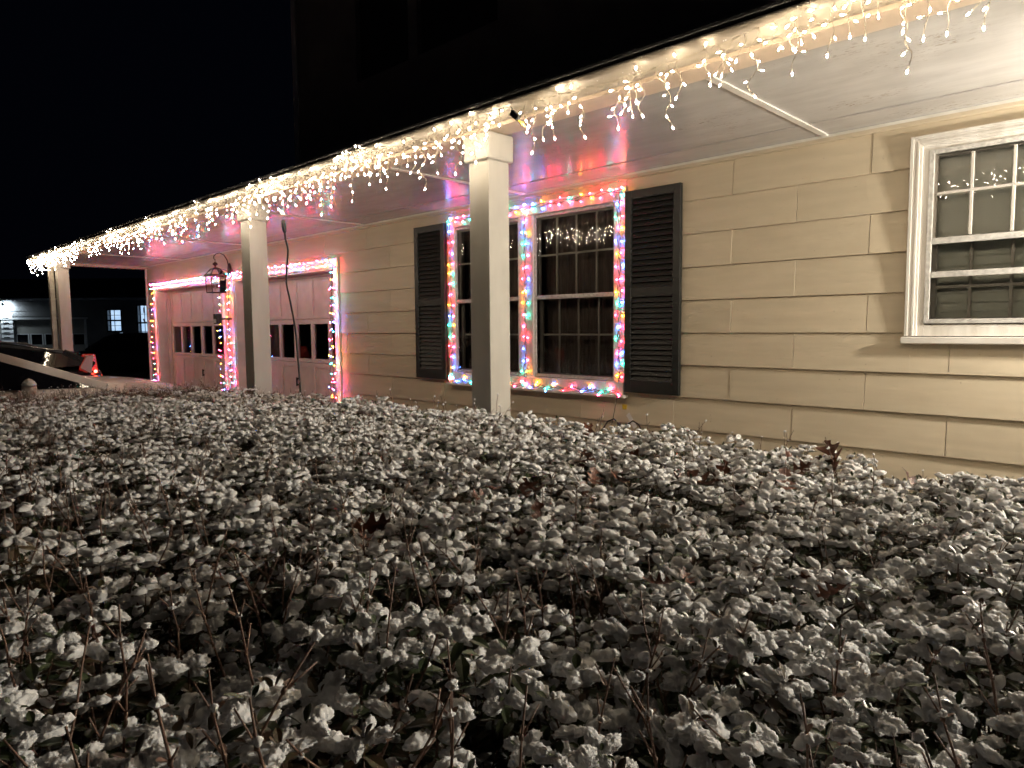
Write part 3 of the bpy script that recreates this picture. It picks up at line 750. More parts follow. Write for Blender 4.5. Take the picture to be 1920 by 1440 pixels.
def snow_lump(b, c, axis, side, a, w_, h, seed, fine=False):
    V, F = (ICO4_V, ICO4_F) if fine else (ICO_V, ICO_F)
    up = axis.cross(side).normalized()
    if up.z < 0: up = -up
    up = (up + Vector((0, 0, 1.2))).normalized()
    out = []; so = Vector((seed * 3.1, seed * 1.7, seed * .9))
    for v in V:
        zz = v.z if v.z > 0 else v.z * .28
        xx = v.x * (1 + .0); rad = 1 - .08 * abs(v.x) ** 3
        p = c + axis * (xx * a) + side * (v.y * w_ * rad) + up * (zz * h)
        n1 = noise.noise(p * 75 + so); n2 = noise.noise(p * 210 + so); n3 = noise.noise(p * 520 + so)
        dr = (axis * v.x + side * v.y + up * v.z)
        amp = 1.0 if v.z > -.2 else .35
        p = p + dr.normalized() * amp * (.0048 * n1 + .0046 * n2 + (.0040 if fine else .0030) * n3)
        out.append(p)
    b.add(out, F)
def make_sprig(i, fine=False, snow=1.0):
    b = MB(); R = random.Random(100 + i)
    b.cur = 2
    bend = Vector((R.uniform(-.02, .02), R.uniform(-.02, .02), 0))
    b.tube([(bend.x * 2, bend.y * 2, -.16), (bend.x, bend.y, -.07), (0, 0, 0)], [.0022, .0018, .0013], 5)
    az0 = R.uniform(0, 2 * PI); lm = 1 if R.random() < .3 else 0
    tiers = [(.004, 3, (.5, 1.2), (.022, .036), 0.0), (-.006, 4, (-.02, .36), (.034, .050), .92), (-.028, 4, (-.15, .3), (.040, .055), .38), (-.065, 4, (-.4, .3), (.035, .05), .04)]
    for ti, (z, nl, el, ln, sp) in enumerate(tiers):
        for k in range(nl):
            if R.random() < .12: continue
            az = az0 + ti * 1.0 + 2 * PI * k / nl + R.uniform(-.35, .35); e = R.uniform(*el); l = R.uniform(*ln); wd = l * R.uniform(.36, .5)
            b.cur = lm; base = Vector((bend.x * -z * 8, bend.y * -z * 8, z)) + Vector((math.cos(az), math.sin(az), 0)) * .003
            cen, s_ = leaf(b, base, az, e, l, wd, droop=R.uniform(.1, .6))
            if R.random() < sp * snow:
                b.cur = 3; ax = (cen[3] - cen[1]).normalized(); c = (cen[2] + cen[3]) * .5 * .6 + cen[2] * .4 + Vector((0, 0, .0015))
                snow_lump(b, c, ax, s_, l * R.uniform(.44, .58), wd * R.uniform(.58, .80), R.uniform(.010, .0165), R.random() * 50, fine)
    if snow > 0:
        b.cur = 3
        if R.random() < .85: snow_lump(b, Vector((R.uniform(-.006, .006), R.uniform(-.006, .006), -.002)), Vector((math.cos(az0), math.sin(az0), 0)), Vector((-math.sin(az0), math.cos(az0), 0)), R.uniform(.012, .018), R.uniform(.009, .014), R.uniform(.008, .012), R.random() * 50, fine)
    me = bpy.data.meshes.new('sprig'); me.from_pydata(b.v, [], b.f)
    for m in (MLEAFG, MLEAFB, MTWIG, MSNOW): me.materials.append(m)
    me.polygons.foreach_set('material_index', b.m); me.polygons.foreach_set('use_smooth', [mi == 3 or mi == 2 for mi in b.m]); return me
def make_twig(i, snow=True):
    b = MB(); R = random.Random(500 + i); b.cur = 0
    h = R.uniform(.10, .17); lean = Vector((R.uniform(-.35, .35), R.uniform(-.35, .35), 1)); p = Vector((0, 0, -.14)); pts = [p.copy()]
    for k in range(5):
        p = p + (lean + Vector((R.uniform(-.12, .12), R.uniform(-.12, .12), 0))).normalized() * (h + .1) / 5; pts.append(p.copy())
    b.tube(pts, [.0021, .0019, .0017, .0015, .0013, .001], 5)
    for k in (2, 3, 4):
        if R.random() < .6:
            a = R.uniform(0, 2 * PI); e = pts[k] + Vector((math.cos(a) * .022, math.sin(a) * .022, .03)); b.tube([pts[k], e], [.0014, .001], 4)
            b.tube([pts[k] - Vector((0, 0, .003)), pts[k] + Vector((0, 0, .003))], .0025, 5); leaf(b, pts[k], R.uniform(0, 6.28), .6, .018, .009)
    if snow:
        b.cur = 1
        for k in (3, 4, 5):
            if R.random() < .6: snow_lump(b, pts[k] + Vector((0, 0, .003)), Vector((1, 0, 0)), Vector((0, 1, 0)), R.uniform(.003, .006), R.uniform(.003, .005), R.uniform(.003, .005), R.random() * 50)
    me = bpy.data.meshes.new('twig'); me.from_pydata(b.v, [], b.f)
    for m in (MTWIG, MSNOW): me.materials.append(m)
    me.polygons.foreach_set('material_index', b.m); me.polygons.foreach_set('use_smooth', [True] * len(b.m)); return me

NS, NB, NT = 14, 4, 8
SPR = [make_sprig(i) for i in range(NS)]
SPRF = [make_sprig(i, True) for i in range(NS)]
BARE = [make_sprig(40 + i, snow=0.03) for i in range(NB)]
TWG = [make_twig(i) for i in range(NT)]
lib = bpy.data.collections.new('hedge_pieces')
for i, me in enumerate(SPR + BARE + TWG):
    o = bpy.data.objects.new('piece_%02d' % i, me); lib.objects.link(o)
hedge = empty('hedge', (-2.8, -3.2, GZ), 'long wide clipped hedge capped with fresh snow in front of the porch', 'hedge')
horg = Vector((-2.8, -3.2, GZ))
P = []      # (pos, rot, scale, variant)
HR = random.Random(11)
st = .052
x = HX0
hole = lambda x, y: noise.noise(Vector((x * 2.1, y * 2.1, 9.3))) + .5 * noise.noise(Vector((x * 5.3, y * 5.3, 2.2)))
while x < HX1:
    y = HY0
    while y < HY1:
        px, py = x + HR.uniform(-.5, .5) * st, y + HR.uniform(-.5, .5) * st
        zt_ = hedge_top(px, py); hv = hole(px, py)
        near = max(0, min(1, (-3.3 - py) / .9))           # thinner, leggier growth along the street side
        bare_zone = px < -6.0 and noise.noise(Vector((px * 2, py * 2, 0))) > -.25 and px < -6.3 + .5 * noise.noise(Vector((py * 3, 0, 5)))
        cl = .060 * noise.noise(Vector((px * 7.5, py * 7.5, 3.3))) + .035 * noise.noise(Vector((px * 15, py * 15, 7.7)))
        drop = HR.uniform(-.025, .012) + cl * (1 + .5 * near) - (max(0, hv - .30) * .28) - near * HR.uniform(0, .05)
        if bare_zone:
            for q in range(2): P.append((Vector((px + HR.uniform(-.03, .03), py + HR.uniform(-.03, .03), zt_ - .02 + HR.uniform(-.03, .03))), (HR.uniform(-.3, .3), HR.uniform(-.3, .3), HR.uniform(0, 6.28)), HR.uniform(.5, .85), NS + NB + HR.randrange(NT)))
            if HR.random() < .45: P.append((Vector((px, py, zt_ - .06)), (0, 0, HR.uniform(0, 6.28)), HR.uniform(.7, 1), HR.randrange(NS)))
        elif HR.random() < .93 - .49 * near:
            P.append((Vector((px, py, zt_ + drop)), (HR.gauss(0, .18), HR.gauss(0, .18), HR.uniform(0, 6.28)), HR.uniform(.58, .95) + .12 * near, HR.randrange(NS)))
        if HR.random() < .55:
            P.append((Vector((px + HR.uniform(-.03, .03), py + HR.uniform(-.03, .03), zt_ + drop - .075 - HR.uniform(0, .04))), (HR.gauss(0, .25), HR.gauss(0, .25), HR.uniform(0, 6.28)), HR.uniform(.65, 1.0), HR.randrange(NS) if HR.random() < .10 else NS + HR.randrange(NB)))
        if HR.random() < .5:
            P.append((Vector((px, py, zt_ - .20 - HR.uniform(0, .12))), (HR.gauss(0, .4), HR.gauss(0, .4), HR.uniform(0, 6.28)), HR.uniform(1.1, 1.6), NS + HR.randrange(NB)))
        if HR.random() < .07 + .15 * near:
            P.append((Vector((px, py, zt_ + HR.uniform(-.03, .015))), (HR.gauss(0, .22), HR.gauss(0, .22), HR.uniform(0, 6.28)), HR.uniform(.7, 1.1) + .25 * near, NS + NB + HR.randrange(NT)))
        y += st
    x += st
# side faces of the hedge
for i in range(2600):
    if HR.random() < .6: px, py = HR.uniform(HX0, HX1), HY1 + HR.uniform(-.05, .05)
    else: px, py = HX0 + HR.uniform(-.05, .05), HR.uniform(HY0, HY1)
    P.append((Vector((px, py, HR.uniform(.1, .8))), (HR.gauss(0, .4), HR.gauss(0, .4), HR.uniform(0, 6.28)), HR.uniform(1, 1.4), NS + HR.randrange(NB)))
def shown(q):
    pr = project(q[0])
    if pr is None: return 0
    if not (-60 < pr[0] < 1980 and 200 < pr[1] < 1480): return 0
    if q[0].z < hedge_top(q[0].x, q[0].y) - .11: return 0
    return q[2] / pr[2]
order = sorted(range(len(P)), key=lambda i: -shown(P[i]) if P[i][3] < NS + NB else 0)
top = [i for i in order[:270] if shown(P[i]) > 0]
tw = sorted([i for i in range(len(P)) if P[i][3] >= NS + NB], key=lambda i: -shown(P[i]))[:110]
sel = set(top) | set(tw)
for i in sel:
    p, r_, s_, v = P[i]
    me = SPRF[v] if v < NS else (SPR + BARE + TWG)[v]
    o = link('sprig' if v < NS + NB else 'twig', me, hedge); o.location = p - horg; o.rotation_euler = r_; o.scale = (s_, s_, s_)
rest = [q for i, q in enumerate(P) if i not in sel and q[0].y > -99]
pm = bpy.data.meshes.new('foliage'); pm.from_pydata([tuple(q[0] - horg) for q in rest], [], [])
a = pm.attributes.new('rot', 'FLOAT_VECTOR', 'POINT'); a.data.foreach_set('vector', [c for q in rest for c in q[1]])
a = pm.attributes.new('scl', 'FLOAT', 'POINT'); a.data.foreach_set('value', [q[2] for q in rest])
a = pm.attributes.new('piece', 'INT', 'POINT'); a.data.foreach_set('value', [q[3] for q in rest])
fo = link('foliage', pm, hedge); tag(fo, kind='stuff')
ng = bpy.data.node_groups.new('scatter', 'GeometryNodeTree')
ng.interface.new_socket('Geometry', in_out='INPUT', socket_type='NodeSocketGeometry'); ng.interface.new_socket('Geometry', in_out='OUTPUT', socket_type='NodeSocketGeometry')
N = ng.nodes; L = ng.links
gi = N.new('NodeGroupInput'); go = N.new('NodeGroupOutput'); ci = N.new('GeometryNodeCollectionInfo'); ci.inputs['Collection'].default_value = lib
ci.inputs['Separate Children'].default_value = True; ci.inputs['Reset Children'].default_value = True
ip = N.new('GeometryNodeInstanceOnPoints'); ip.inputs['Pick Instance'].default_value = True
def attr(nm, ty):
    n_ = N.new('GeometryNodeInputNamedAttribute'); n_.data_type = ty; n_.inputs['Name'].default_value = nm; return n_.outputs['Attribute']
er = N.new('FunctionNodeEulerToRotation')
L.new(gi.outputs[0], ip.inputs['Points']); L.new(ci.outputs[0], ip.inputs['Instance']); L.new(attr('piece', 'INT'), ip.inputs['Instance Index'])
L.new(attr('rot', 'FLOAT_VECTOR'), er.inputs[0]); L.new(er.outputs[0], ip.inputs['Rotation']); L.new(attr('scl', 'FLOAT'), ip.inputs['Scale']); L.new(ip.outputs[0], go.inputs[0])
md = fo.modifiers.new('scatter', 'NODES'); md.node_group = ng
# woody stems and the dark litter under the hedge
b = MB()
for i in range(260):
    px, py = HR.uniform(HX0 + .15, HX1), HR.uniform(HY0 + .1, HY1 - .15); zt_ = hedge_top(px, py)
    q = Vector((px, py, GZ)); pts = [q]
    for k in range(4): q = q + Vector((HR.uniform(-.06, .06), HR.uniform(-.06, .06), (zt_ - GZ - .15) / 4)); pts.append(q)
    b.tube([p - horg for p in pts], [.012, .010, .008, .006, .004], 5)
tag(b.build('woody_stems', MTWIG, hedge), kind='stuff')

# ------------------------------------------------------------------ fallen oak leaves on the hedge
def oak_mesh(seed):
    R = random.Random(seed); b = MB(); L_ = .12; rows = 29
    cu = R.uniform(6, 16); tw_ = R.uniform(-1.2, 1.2); ben = R.uniform(2, 9); ph = R.uniform(-.3, .3)
    vs = []
    for i in range(rows):
        u = i / (rows - 1); env = .040 * math.sin(PI * min(1, u * .93 + .04)) ** .8
        for s_ in (-1, -.5, 0, .5, 1):
            w_ = env * (.60 + .40 * math.cos(2 * PI * 3.4 * u + PI + ph + (.5 if s_ > 0 else 0))) + .002
            x = (u - .5) * L_; y = s_ * w_; z = cu * y * y + ben * x * x + .003 * noise.noise(Vector((x * 60, y * 60, seed))) + tw_ * x * y * 6
            vs.append((x + .22 * abs(y), y, z))
    fs = [(i * 5 + k, i * 5 + k + 1, i * 5 + k + 6, i * 5 + k + 5) for i in range(rows - 1) for k in range(4)]
    b.add(vs, fs); b.tube([(-L_ / 2 - .025, 0, ben * (L_ / 2) ** 2 + .004), (-L_ / 2, 0, ben * (L_ / 2) ** 2), (0, 0, .001), (L_ / 2, 0, ben * (L_ / 2) ** 2)], [.0013, .0014, .001, .0005], 5)
    me = bpy.data.meshes.new('oak_leaf'); me.from_pydata(b.v, [], b.f); me.materials.append(MOAK); me.polygons.foreach_set('use_smooth', [True] * len(b.f)); return me
OAK = [oak_mesh(i) for i in range(5)]
spots = [(1148, 860, 0), (1190, 855, 0), (1233, 865, 0), (1100, 870, 0), (1088, 860, 0), (1112, 897, 0), (1158, 900, 0), (980, 923, 0), (1000, 917, 0), (1093, 930, 0), (1313, 903, 0), (1353, 893, 0), (1273, 903, 0), (1207, 953, 0), (1408, 957, 0), (1498, 883, 0), (1480, 860, 0), (968, 1003, 0), (925, 918, 0), (1010, 970, 0), (1233, 1093, 0), (1470, 905, 0), (1560, 858, 1), (905, 935, 0), (700, 985, 0), (680, 1010, 0), (1500, 1080, 0), (1560, 1110, 0), (720, 870, 0), (845, 860, 0), (1285, 1085, 0), (1710, 905, 0), (1095, 812, 0)]
LEAFLAB = {(1233, 865): 'brown oak leaf on the hedge below the left end of the bare siding', (968, 1003): 'brown oak leaf on the hedge straight in front of the nearest post, the lowest there', (925, 918): 'brown oak leaf on the hedge just below the foot of the nearest post',
  (905, 935): 'leftmost dark oak leaf of the cluster in front of the nearest post', (700, 985): 'upper of two oak leaves in the left middle of the hedge', (680, 1010): 'lower of two oak leaves in the left middle of the hedge', (1710, 905): 'brown oak leaf at the back edge of the hedge below the white single window',
  (1500, 1080): 'left one of two large dark oak leaves low on the right of the hedge', (1560, 1110): 'right one of two large dark oak leaves low on the right of the hedge', (1498, 883): 'brown oak leaf just left of the largest russet leaf at the hedge edge', (845, 860): 'small oak leaf on the hedge just left of the nearest post', (720, 870): 'leftmost oak leaf of the hedge, below the left black shutter',
  (1408, 957): 'dark oak leaf alone in the middle right of the hedge', (1233, 1093): 'pale brown oak leaf nearest the camera at the centre of the hedge'}
for i, (px, py, big) in enumerate(spots):
    z = .9
    for _ in range(4): q = at_z(px, py, z); z = hedge_top(q.x, q.y) + .006
    o = link('oak_leaf', OAK[i % 5]); q = at_z(px, py, z + (.012 if big else -.004)); o.location = q
    o.rotation_euler = (HR.uniform(-1.0, 1.0), HR.uniform(-1.0, 1.0), HR.uniform(0, 6.28)); sc = 1.2 if big else HR.uniform(.6, .95) * (.62 if py > 1000 else 1); o.scale = (sc, sc, sc)
    if big: tag(o, 'largest russet oak leaf, at the back edge of the hedge below the siding', 'leaf', 'fallen oak leaves caught on the hedge')
    elif (px, py) in LEAFLAB: tag(o, LEAFLAB[(px, py)], 'leaf', 'fallen oak leaves caught on the hedge')
    elif px == 1095: tag(o, 'small brown oak leaf at the hedge edge just right of the nearest post', 'leaf', 'fallen oak leaves caught on the hedge')
    else: tag(o, 'curled brown oak leaf caught among the snowy sprigs of the hedge', 'leaf', 'fallen oak leaves caught on the hedge')

# ------------------------------------------------------------------ cars
def car_paint(name, col, rough=.25):
    return mat(name, col, rough, (col[0] * .9, col[1] * .9, col[2] * .9), 6, 0.0, coat=.6)
MCG = mat('car_glass', (0.006, 0.006, 0.008), 0.03, spec=0.8)
MTYRE = mat('tyre_rubber', (0.018, 0.018, 0.018), 0.8); MRIM = mat('wheel_alloy', (0.45, 0.45, 0.45), 0.3, metal=.8)
MTAILR = mat('tail_lamp_red', (0.22, 0.012, 0.01), 0.15, (0.5, 0.2, 0.15), 120, emit=(1, .03, .02), estr=.10)
E_TAIL = emitter('tail_lamp_bulb_glow', (1, .06, .03), 22)
MTAILC = mat('lamp_clear', (0.42, 0.33, 0.31), 0.12)
MPLATE = mat('dark_trim', (0.02, 0.02, 0.02), 0.5)
def car(name, label, loc, rz, paint, body, roofl, hw=.88, gh=.66, snowy=False, tail=False, rack=False, belt=.92):
    """x forward. body: [(x, z_low, z_top)], roofl: [(x, z)] greenhouse outline from windscreen base back to rear glass base"""
    t = empty(name, loc, label, 'car', None, rz)
    b = MB(); ring = 12; st_ = []
    for (x, zl, zt) in body:
        taper = 1 - .13 * (abs(x) / 2.25) ** 4
        w_ = hw * taper; mz = zl + (zt - zl) * .5
        half = [(0, zl), (w_ * .82, zl), (w_ * .97, zl + (zt - zl) * .25), (w_, mz), (w_ * .985, zl + (zt - zl) * .78), (w_ * .93, zt - .02), (w_ * .75, zt + .012), (0, zt + .03)]
        loop = half + [(-a_, c_) for a_, c_ in reversed(half[1:-1])]
        st_.append([(x, a_, c_) for a_, c_ in loop])
    n = len(st_[0]); vs = [v for l in st_ for v in l]; fs = []
    for i in range(len(st_) - 1):
        for k in range(n): fs.append((i * n + k, i * n + (k + 1) % n, (i + 1) * n + (k + 1) % n, (i + 1) * n + k))
    fs.append(tuple(range(n))); fs.append(tuple((len(st_) - 1) * n + k for k in reversed(range(n)))); b.add(vs, fs)
    body_o = b.build('body', paint, t, smooth=True)
    m_ = body_o.modifiers.new('sub', 'SUBSURF'); m_.levels = 2; m_.render_levels = 2
    gw = lambda z: hw * .93 - (z - belt) * (hw * .93 - gh) / (roofl[1][1] - belt) if z > belt else hw * .93
    b = MB(); pts = roofl; n = len(pts); zb = [min(z, belt) for _, z in pts]
    prof_ = [(x, z) for x, z in pts]
    vs = [(x, gw(z), z) for x, z in prof_] + [(x, -gw(z), z) for x, z in prof_]
    fs = [tuple(range(n)), tuple(reversed(range(n, 2 * n)))] + [(i, n + i, n + i + 1, i + 1) for i in range(n - 1)] + [(n - 1, 2 * n - 1, n, 0)]
    b.add(vs, fs); b.build('windows', MCG, t)
    b = MB()       # roof skin
    rp = pts[1:-1]; vs = []
    for x, z in rp:
        for s_ in (-1, -.5, 0, .5, 1): vs.append((x, s_ * (gw(z) + .004), z + .018 + .03 * (1 - s_ * s_)))
    k_ = len(rp); fs = [(i * 5 + j, i * 5 + j + 1, (i + 1) * 5 + j + 1, (i + 1) * 5 + j) for i in range(k_ - 1) for j in range(4)]
    b.add(vs, fs); b.build('roof_panel', MSNOW if snowy else paint, t, smooth=True)
    for s_ in (-1, 1):
        b = MB()
        for i in range(len(pts) - 1):
            (xa, za), (xb, zb2) = pts[i], pts[i + 1]
            wd_ = .085 if i == 0 or i == len(pts) - 2 else .05
            b.bar((xa, s_ * (gw(za) + .002), za), (xb, s_ * (gw(zb2) + .002), zb2), .035, wd_, (0, 0, 1))
        xm = (pts[1][0] + pts[-2][0]) / 2 + .1; zt = max(z for _, z in pts)
        b.bar((xm, s_ * (gw(belt) + .004), belt - .01), (xm - .03, s_ * (gw(zt) + .004), zt), .02, .07, (1, 0, 0))
        b.build('pillar_frame', paint, t, bevel=.01)
    for s_, lab in ((-1, 'm'), (1, 'm')):
        b = MB(); xm = pts[0][0] - (.76 if snowy else .28); mz = belt + (.0 if snowy else .07); y0 = s_ * (hw + .0)
        b.lathe([(.002, -.09), (.06, -.085), (.085, -.05), (.09, 0), (.08, .05), (.05, .075), (.002, .085)], 12)
        o = b.build('mirror', paint, t, smooth=True); o.rotation_euler = (PI / 2 , 0, 0); o.scale = (.75, 1.25, .85); o.location = (xm, y0 + s_ * .12, mz)
        if snowy:
            q = MB(); snow_lump(q, Vector((xm, y0 + s_ * .12, mz + .045)), Vector((0, 1, 0)), Vector((1, 0, 0)), .11, .062, .05, 3.3, True); q.build('mirror_snow', MSNOW, t, smooth=True)
    for (wx) in (1.38, -1.32):
        for s_ in (-1, 1):
            b = MB(); b.lathe([(.20, -.1), (.31, -.1), (.33, -.07), (.33, .07), (.31, .1), (.20, .1)], 28); o = b.build('wheel', MTYRE, t, smooth=False); o.rotation_euler = (PI / 2, 0, 0); o.location = (wx, s_ * (hw - .09), .33)
            b = MB(); b.lathe([(.01, .085), (.19, .075), (.205, .1), (.205, -.09), (.01, -.09)], 24); r_ = b.build('rim', MRIM, o); r_.rotation_euler = (0, 0 if s_ < 0 else PI, 0)
    for s_ in (-1, 1):
        b = MB(); x = body[0][0]; b.hexa([(x - .38, s_ * hw * .88, .60), (x - .05, s_ * hw * .60, .60), (x - .04, s_ * hw * .55, .60), (x - .37, s_ * hw * .80, .60), (x - .42, s_ * hw * .90, .72), (x - .09, s_ * hw * .62, .72), (x - .08, s_ * hw * .55, .72), (x - .41, s_ * hw * .80, .72)]); b.build('headlamp', MTAILC, t)
    for s_ in (-1, 1):
        xr = body[-1][0]; zt = body[-2][2]; wq = hw * .93
        b = MB(); b.hexa([(xr + .30, s_ * wq * .99, zt - .02), (xr + .005, s_ * wq * .82, zt - .22), (xr + .005, s_ * wq * .60, zt - .22), (xr + .26, s_ * wq * .7, zt - .1), (xr + .20, s_ * wq * .97, zt + .15), (xr + .06, s_ * wq * .86, zt + .17), (xr + .06, s_ * wq * .62, zt + .17), (xr + .2, s_ * wq * .7, zt + .17)])
        tl = b.build('tail_lamp', MTAILR, t, bevel=.015)
        if tail:
            b = MB(); b.hexa([(xr + .29, s_ * (wq * 1.03), zt - .01), (xr + .15, s_ * (wq * 1.0), zt - .10), (xr + .15, s_ * (wq * .9), zt - .10), (xr + .28, s_ * (wq * 1.0), zt - .02), (xr + .20, s_ * (wq * 1.0), zt + .14), (xr + .11, s_ * (wq * .965), zt + .16), (xr + .11, s_ * (wq * .88), zt + .16), (xr + .20, s_ * (wq * .9), zt + .16)]); b.build('lamp_lens', MTAILC, tl)
            b = MB(); b.lathe([(.001, -.022), (.02, -.012), (.02, .012), (.001, .022)], 10, (xr + .09, s_ * (wq * .96), zt - .07)); b.build('lamp_bulb', E_TAIL, tl)
    if tail:
        b = MB(); x, z = pts[-2]; b.hexa([(x - .22, -gh * .95, z - .035), (x + .1, -gh * 1.0, z + .0), (x + .1, gh * 1.0, z + .0), (x - .22, gh * .95, z - .035), (x - .22, -gh * .95, z - .012), (x + .1, -gh, z + .035), (x + .1, gh, z + .035), (x - .22, gh * .95, z - .012)]); b.build('spoiler', paint, t, bevel=.008)
    if rack:
        for s_ in (-1, 1):
            b = MB(); y_ = s_ * (gh - .06); zz = pts[1][1] + .09; b.tube([(.25, y_, zz - .07), (.15, y_, zz), (-.6, y_, zz + .01), (-1.35, y_, zz - .06), (-1.5, y_, zz - .13)], .014, 6); b.build('roof_rail', MPLATE, t, smooth=True)
    return t
sedan = [(2.25, .35, .72), (2.15, .28, .86), (1.7, .22, .965), (1.15, .2, 1.0), (.7, .2, .985), (0, .2, .96), (-1.0, .2, .97), (-1.7, .22, 1.02), (-2.15, .28, .98), (-2.25, .4, .9)]
roofs = [(1.02, .97), (.02, 1.40), (-.35, 1.45), (-.9, 1.42), (-1.85, 1.02)]
MWHITE = car_paint('white_car_paint', (0.70, 0.62, 0.55), .4)
MBLK = car_paint('black_car_paint', (0.010, 0.010, 0.012), .12); MBLK2 = car_paint('dark_car_paint', (0.035, 0.035, 0.04), .3)
car('parked_car', 'pale snow dusted sedan nose to the garage at the left end of the hedge', (-9.40, -3.48, GZ), PI / 2, MWHITE, sedan, [(1.20, .935), (.12, 1.35), (-.3, 1.43), (-.9, 1.40), (-1.85, 1.02)], snowy=True, belt=.97)
lift = [(2.2, .35, .6), (2.1, .28, .74), (1.6, .22, .88), (1.1, .2, .95), (.6, .2, .98), (0, .2, .98), (-1.0, .2, 1.0), (-1.7, .22, 1.04), (-2.1, .28, 1.06), (-2.2, .4, 1.0)]
car('parked_car', 'glossy black liftback with its red tail lamp lit, behind the pale sedan', (-11.85, -3.85, GZ), -PI / 2, MBLK, lift, [(1.05, .98), (.2, 1.36), (-.2, 1.43), (-.9, 1.40), (-1.75, 1.27), (-2.1, 1.08)], tail=True, rack=True, belt=.98)
suv = [(2.2, .4, .7), (2.1, .32, .9), (1.6, .26, 1.03), (1.0, .25, 1.08), (.5, .25, 1.09), (0, .25, 1.09), (-1.0, .25, 1.1), (-1.8, .26, 1.12), (-2.15, .34, 1.1), (-2.25, .45, 1.0)]
sp = at_z(232, 721, -.05); fh = Vector((_f.x, _f.y, 0)).normalized(); rh = _r0
SU = CAM + fh * 25.5 + rh * (-14.0); SU.z = -.35
car('parked_car', 'dark unlit sport utility vehicle between the left post and the garage corner', SU, YAW + math.radians(182), MBLK2, suv, [(1.05, 1.09), (.35, 1.55), (0, 1.66), (-1.2, 1.66), (-1.85, 1.58), (-2.15, 1.1)], hw=.92, gh=.72, belt=1.09)

# ------------------------------------------------------------------ neighbouring house
DN = 40.0; K = FPX / DN
def nx(px): return (px - 960) / K
def nz(py): return 1.4 + (626 - py) / K
nb0 = CAM + fh * DN; nb0.z = 0
MNW = mat('neighbour_siding', (0.24, 0.25, 0.26), 0.6, (0.20, 0.21, 0.22), 2); MNT = mat('neighbour_white_trim', (0.62, 0.64, 0.66), 0.5)
MND = mat('neighbour_garage_door', (0.26, 0.26, 0.24), 0.6)
nh = empty('neighbour_house', nb0, 'low grey sided house with floodlit garage beyond the parked cars', 'house', None, YAW)
GZN = -.45
nopen = [(nx(31.5), nx(163), GZN, nz(603.5)), (nx(-75), nx(6), GZN, nz(603.5)), (nx(206.5), nx(232), nz(625.5), nz(586.5)), (nx(263), nx(288), nz(643), nz(578.5))]
b = MB()
for (x0, x1, z0, z1) in subtract((nx(-120), nx(560), GZN, nz(566)), nopen): b.box(x0, x1, .01, .2, z0, z1)
nw = b.build('wall', MNW, nh)
for k in range(13):
    z0 = nz(567.5) - (k + 1) * .30; z1 = z0 + .299
    if z1 < GZN: break
    for (x0, x1, a, c) in subtract((nx(-120), nx(560), z0, z1), nopen):
        b = MB(); zz = lambda z: -.03 + .026 * (z - z0) / .30
        b.hexa([(x0, zz(a), a), (x1, zz(a), a), (x1, .009, a), (x0, .009, a), (x0, zz(c), c), (x1, zz(c), c), (x1, .009, c), (x0, .009, c)]); b.build('siding_board', MNW, nw)
b = MB(); b.box(nx(-130), nx(560), -.35, -.02, nz(567.5), nz(564)); b.build('eave', MNT, nh)
b = MB(); b.hexa([(nx(-130), -.4, nz(564) + .004), (nx(560), -.4, nz(564) + .004), (nx(560), 5, nz(564) + 1.4), (nx(-130), 5, nz(564) + 1.4), (nx(-130), -.4, nz(563) + .02), (nx(560), -.4, nz(563) + .02), (nx(560), 5, nz(563) + 1.45), (nx(-130), 5, nz(563) + 1.45)]); b.build('roof', MROOF, nh)
b = MB(); b.box(nx(-80), nx(170), -.06, -.031, nz(603), nz(599.5)); b.box(nx(163), nx(167), -.05, -.031, GZN, nz(603.2)); b.build('door_trim', MNT, nh)
for (a, c) in ((31.5, 163), (-75, 6)):
    b = MB(); x0, x1 = nx(a), nx(c)
    wz0, wz1 = nz(650), nz(631); npn = 5 if c > 100 else 3; pw = (x1 - x0) / npn
    rects = [(x0 + pw * i + .10, x0 + pw * (i + 1) - .10, wz0, wz1) for i in range(npn)]
    for q in subtract((x0, x1, GZN, nz(603.6)), rects): b.box(q[0], q[1], .06, .10, q[2], q[3])
    gd = b.build('garage_door', MND, nh)
    for (u, v, p, q) in rects:
        b = MB(); b.add([(u, .08, p), (v, .08, p), (v, .08, q), (u, .08, q)], [(0, 1, 2, 3)]); b.build('pane', MCG, gd)
        b = MB(); b.box(u - .07, u, .045, .059, p, q); b.box(v, v + .07, .045, .059, p, q); b.box(u - .07, v + .07, .045, .059, q, q + .04); b.build('pane_frame', MNT, gd)
for k in range(6):      # lapped end boards of the lit pier between the doors
    b = MB(); z0 = nz(646 - k * 9); b.hexa([(nx(8), -.055, z0), (nx(30), -.055, z0), (nx(30), -.032, z0), (nx(8), -.032, z0), (nx(8), -.036, z0 + .262), (nx(30), -.036, z0 + .262), (nx(30), -.032, z0 + .262), (nx(8), -.032, z0 + .262)]); b.build('pier_board', MNT, nw)
    b = MB(); b.box(nx(12), nx(23), -.060, -.0555, z0 + .0, z0 + .055); b.build('slot', MPLATE, nw)
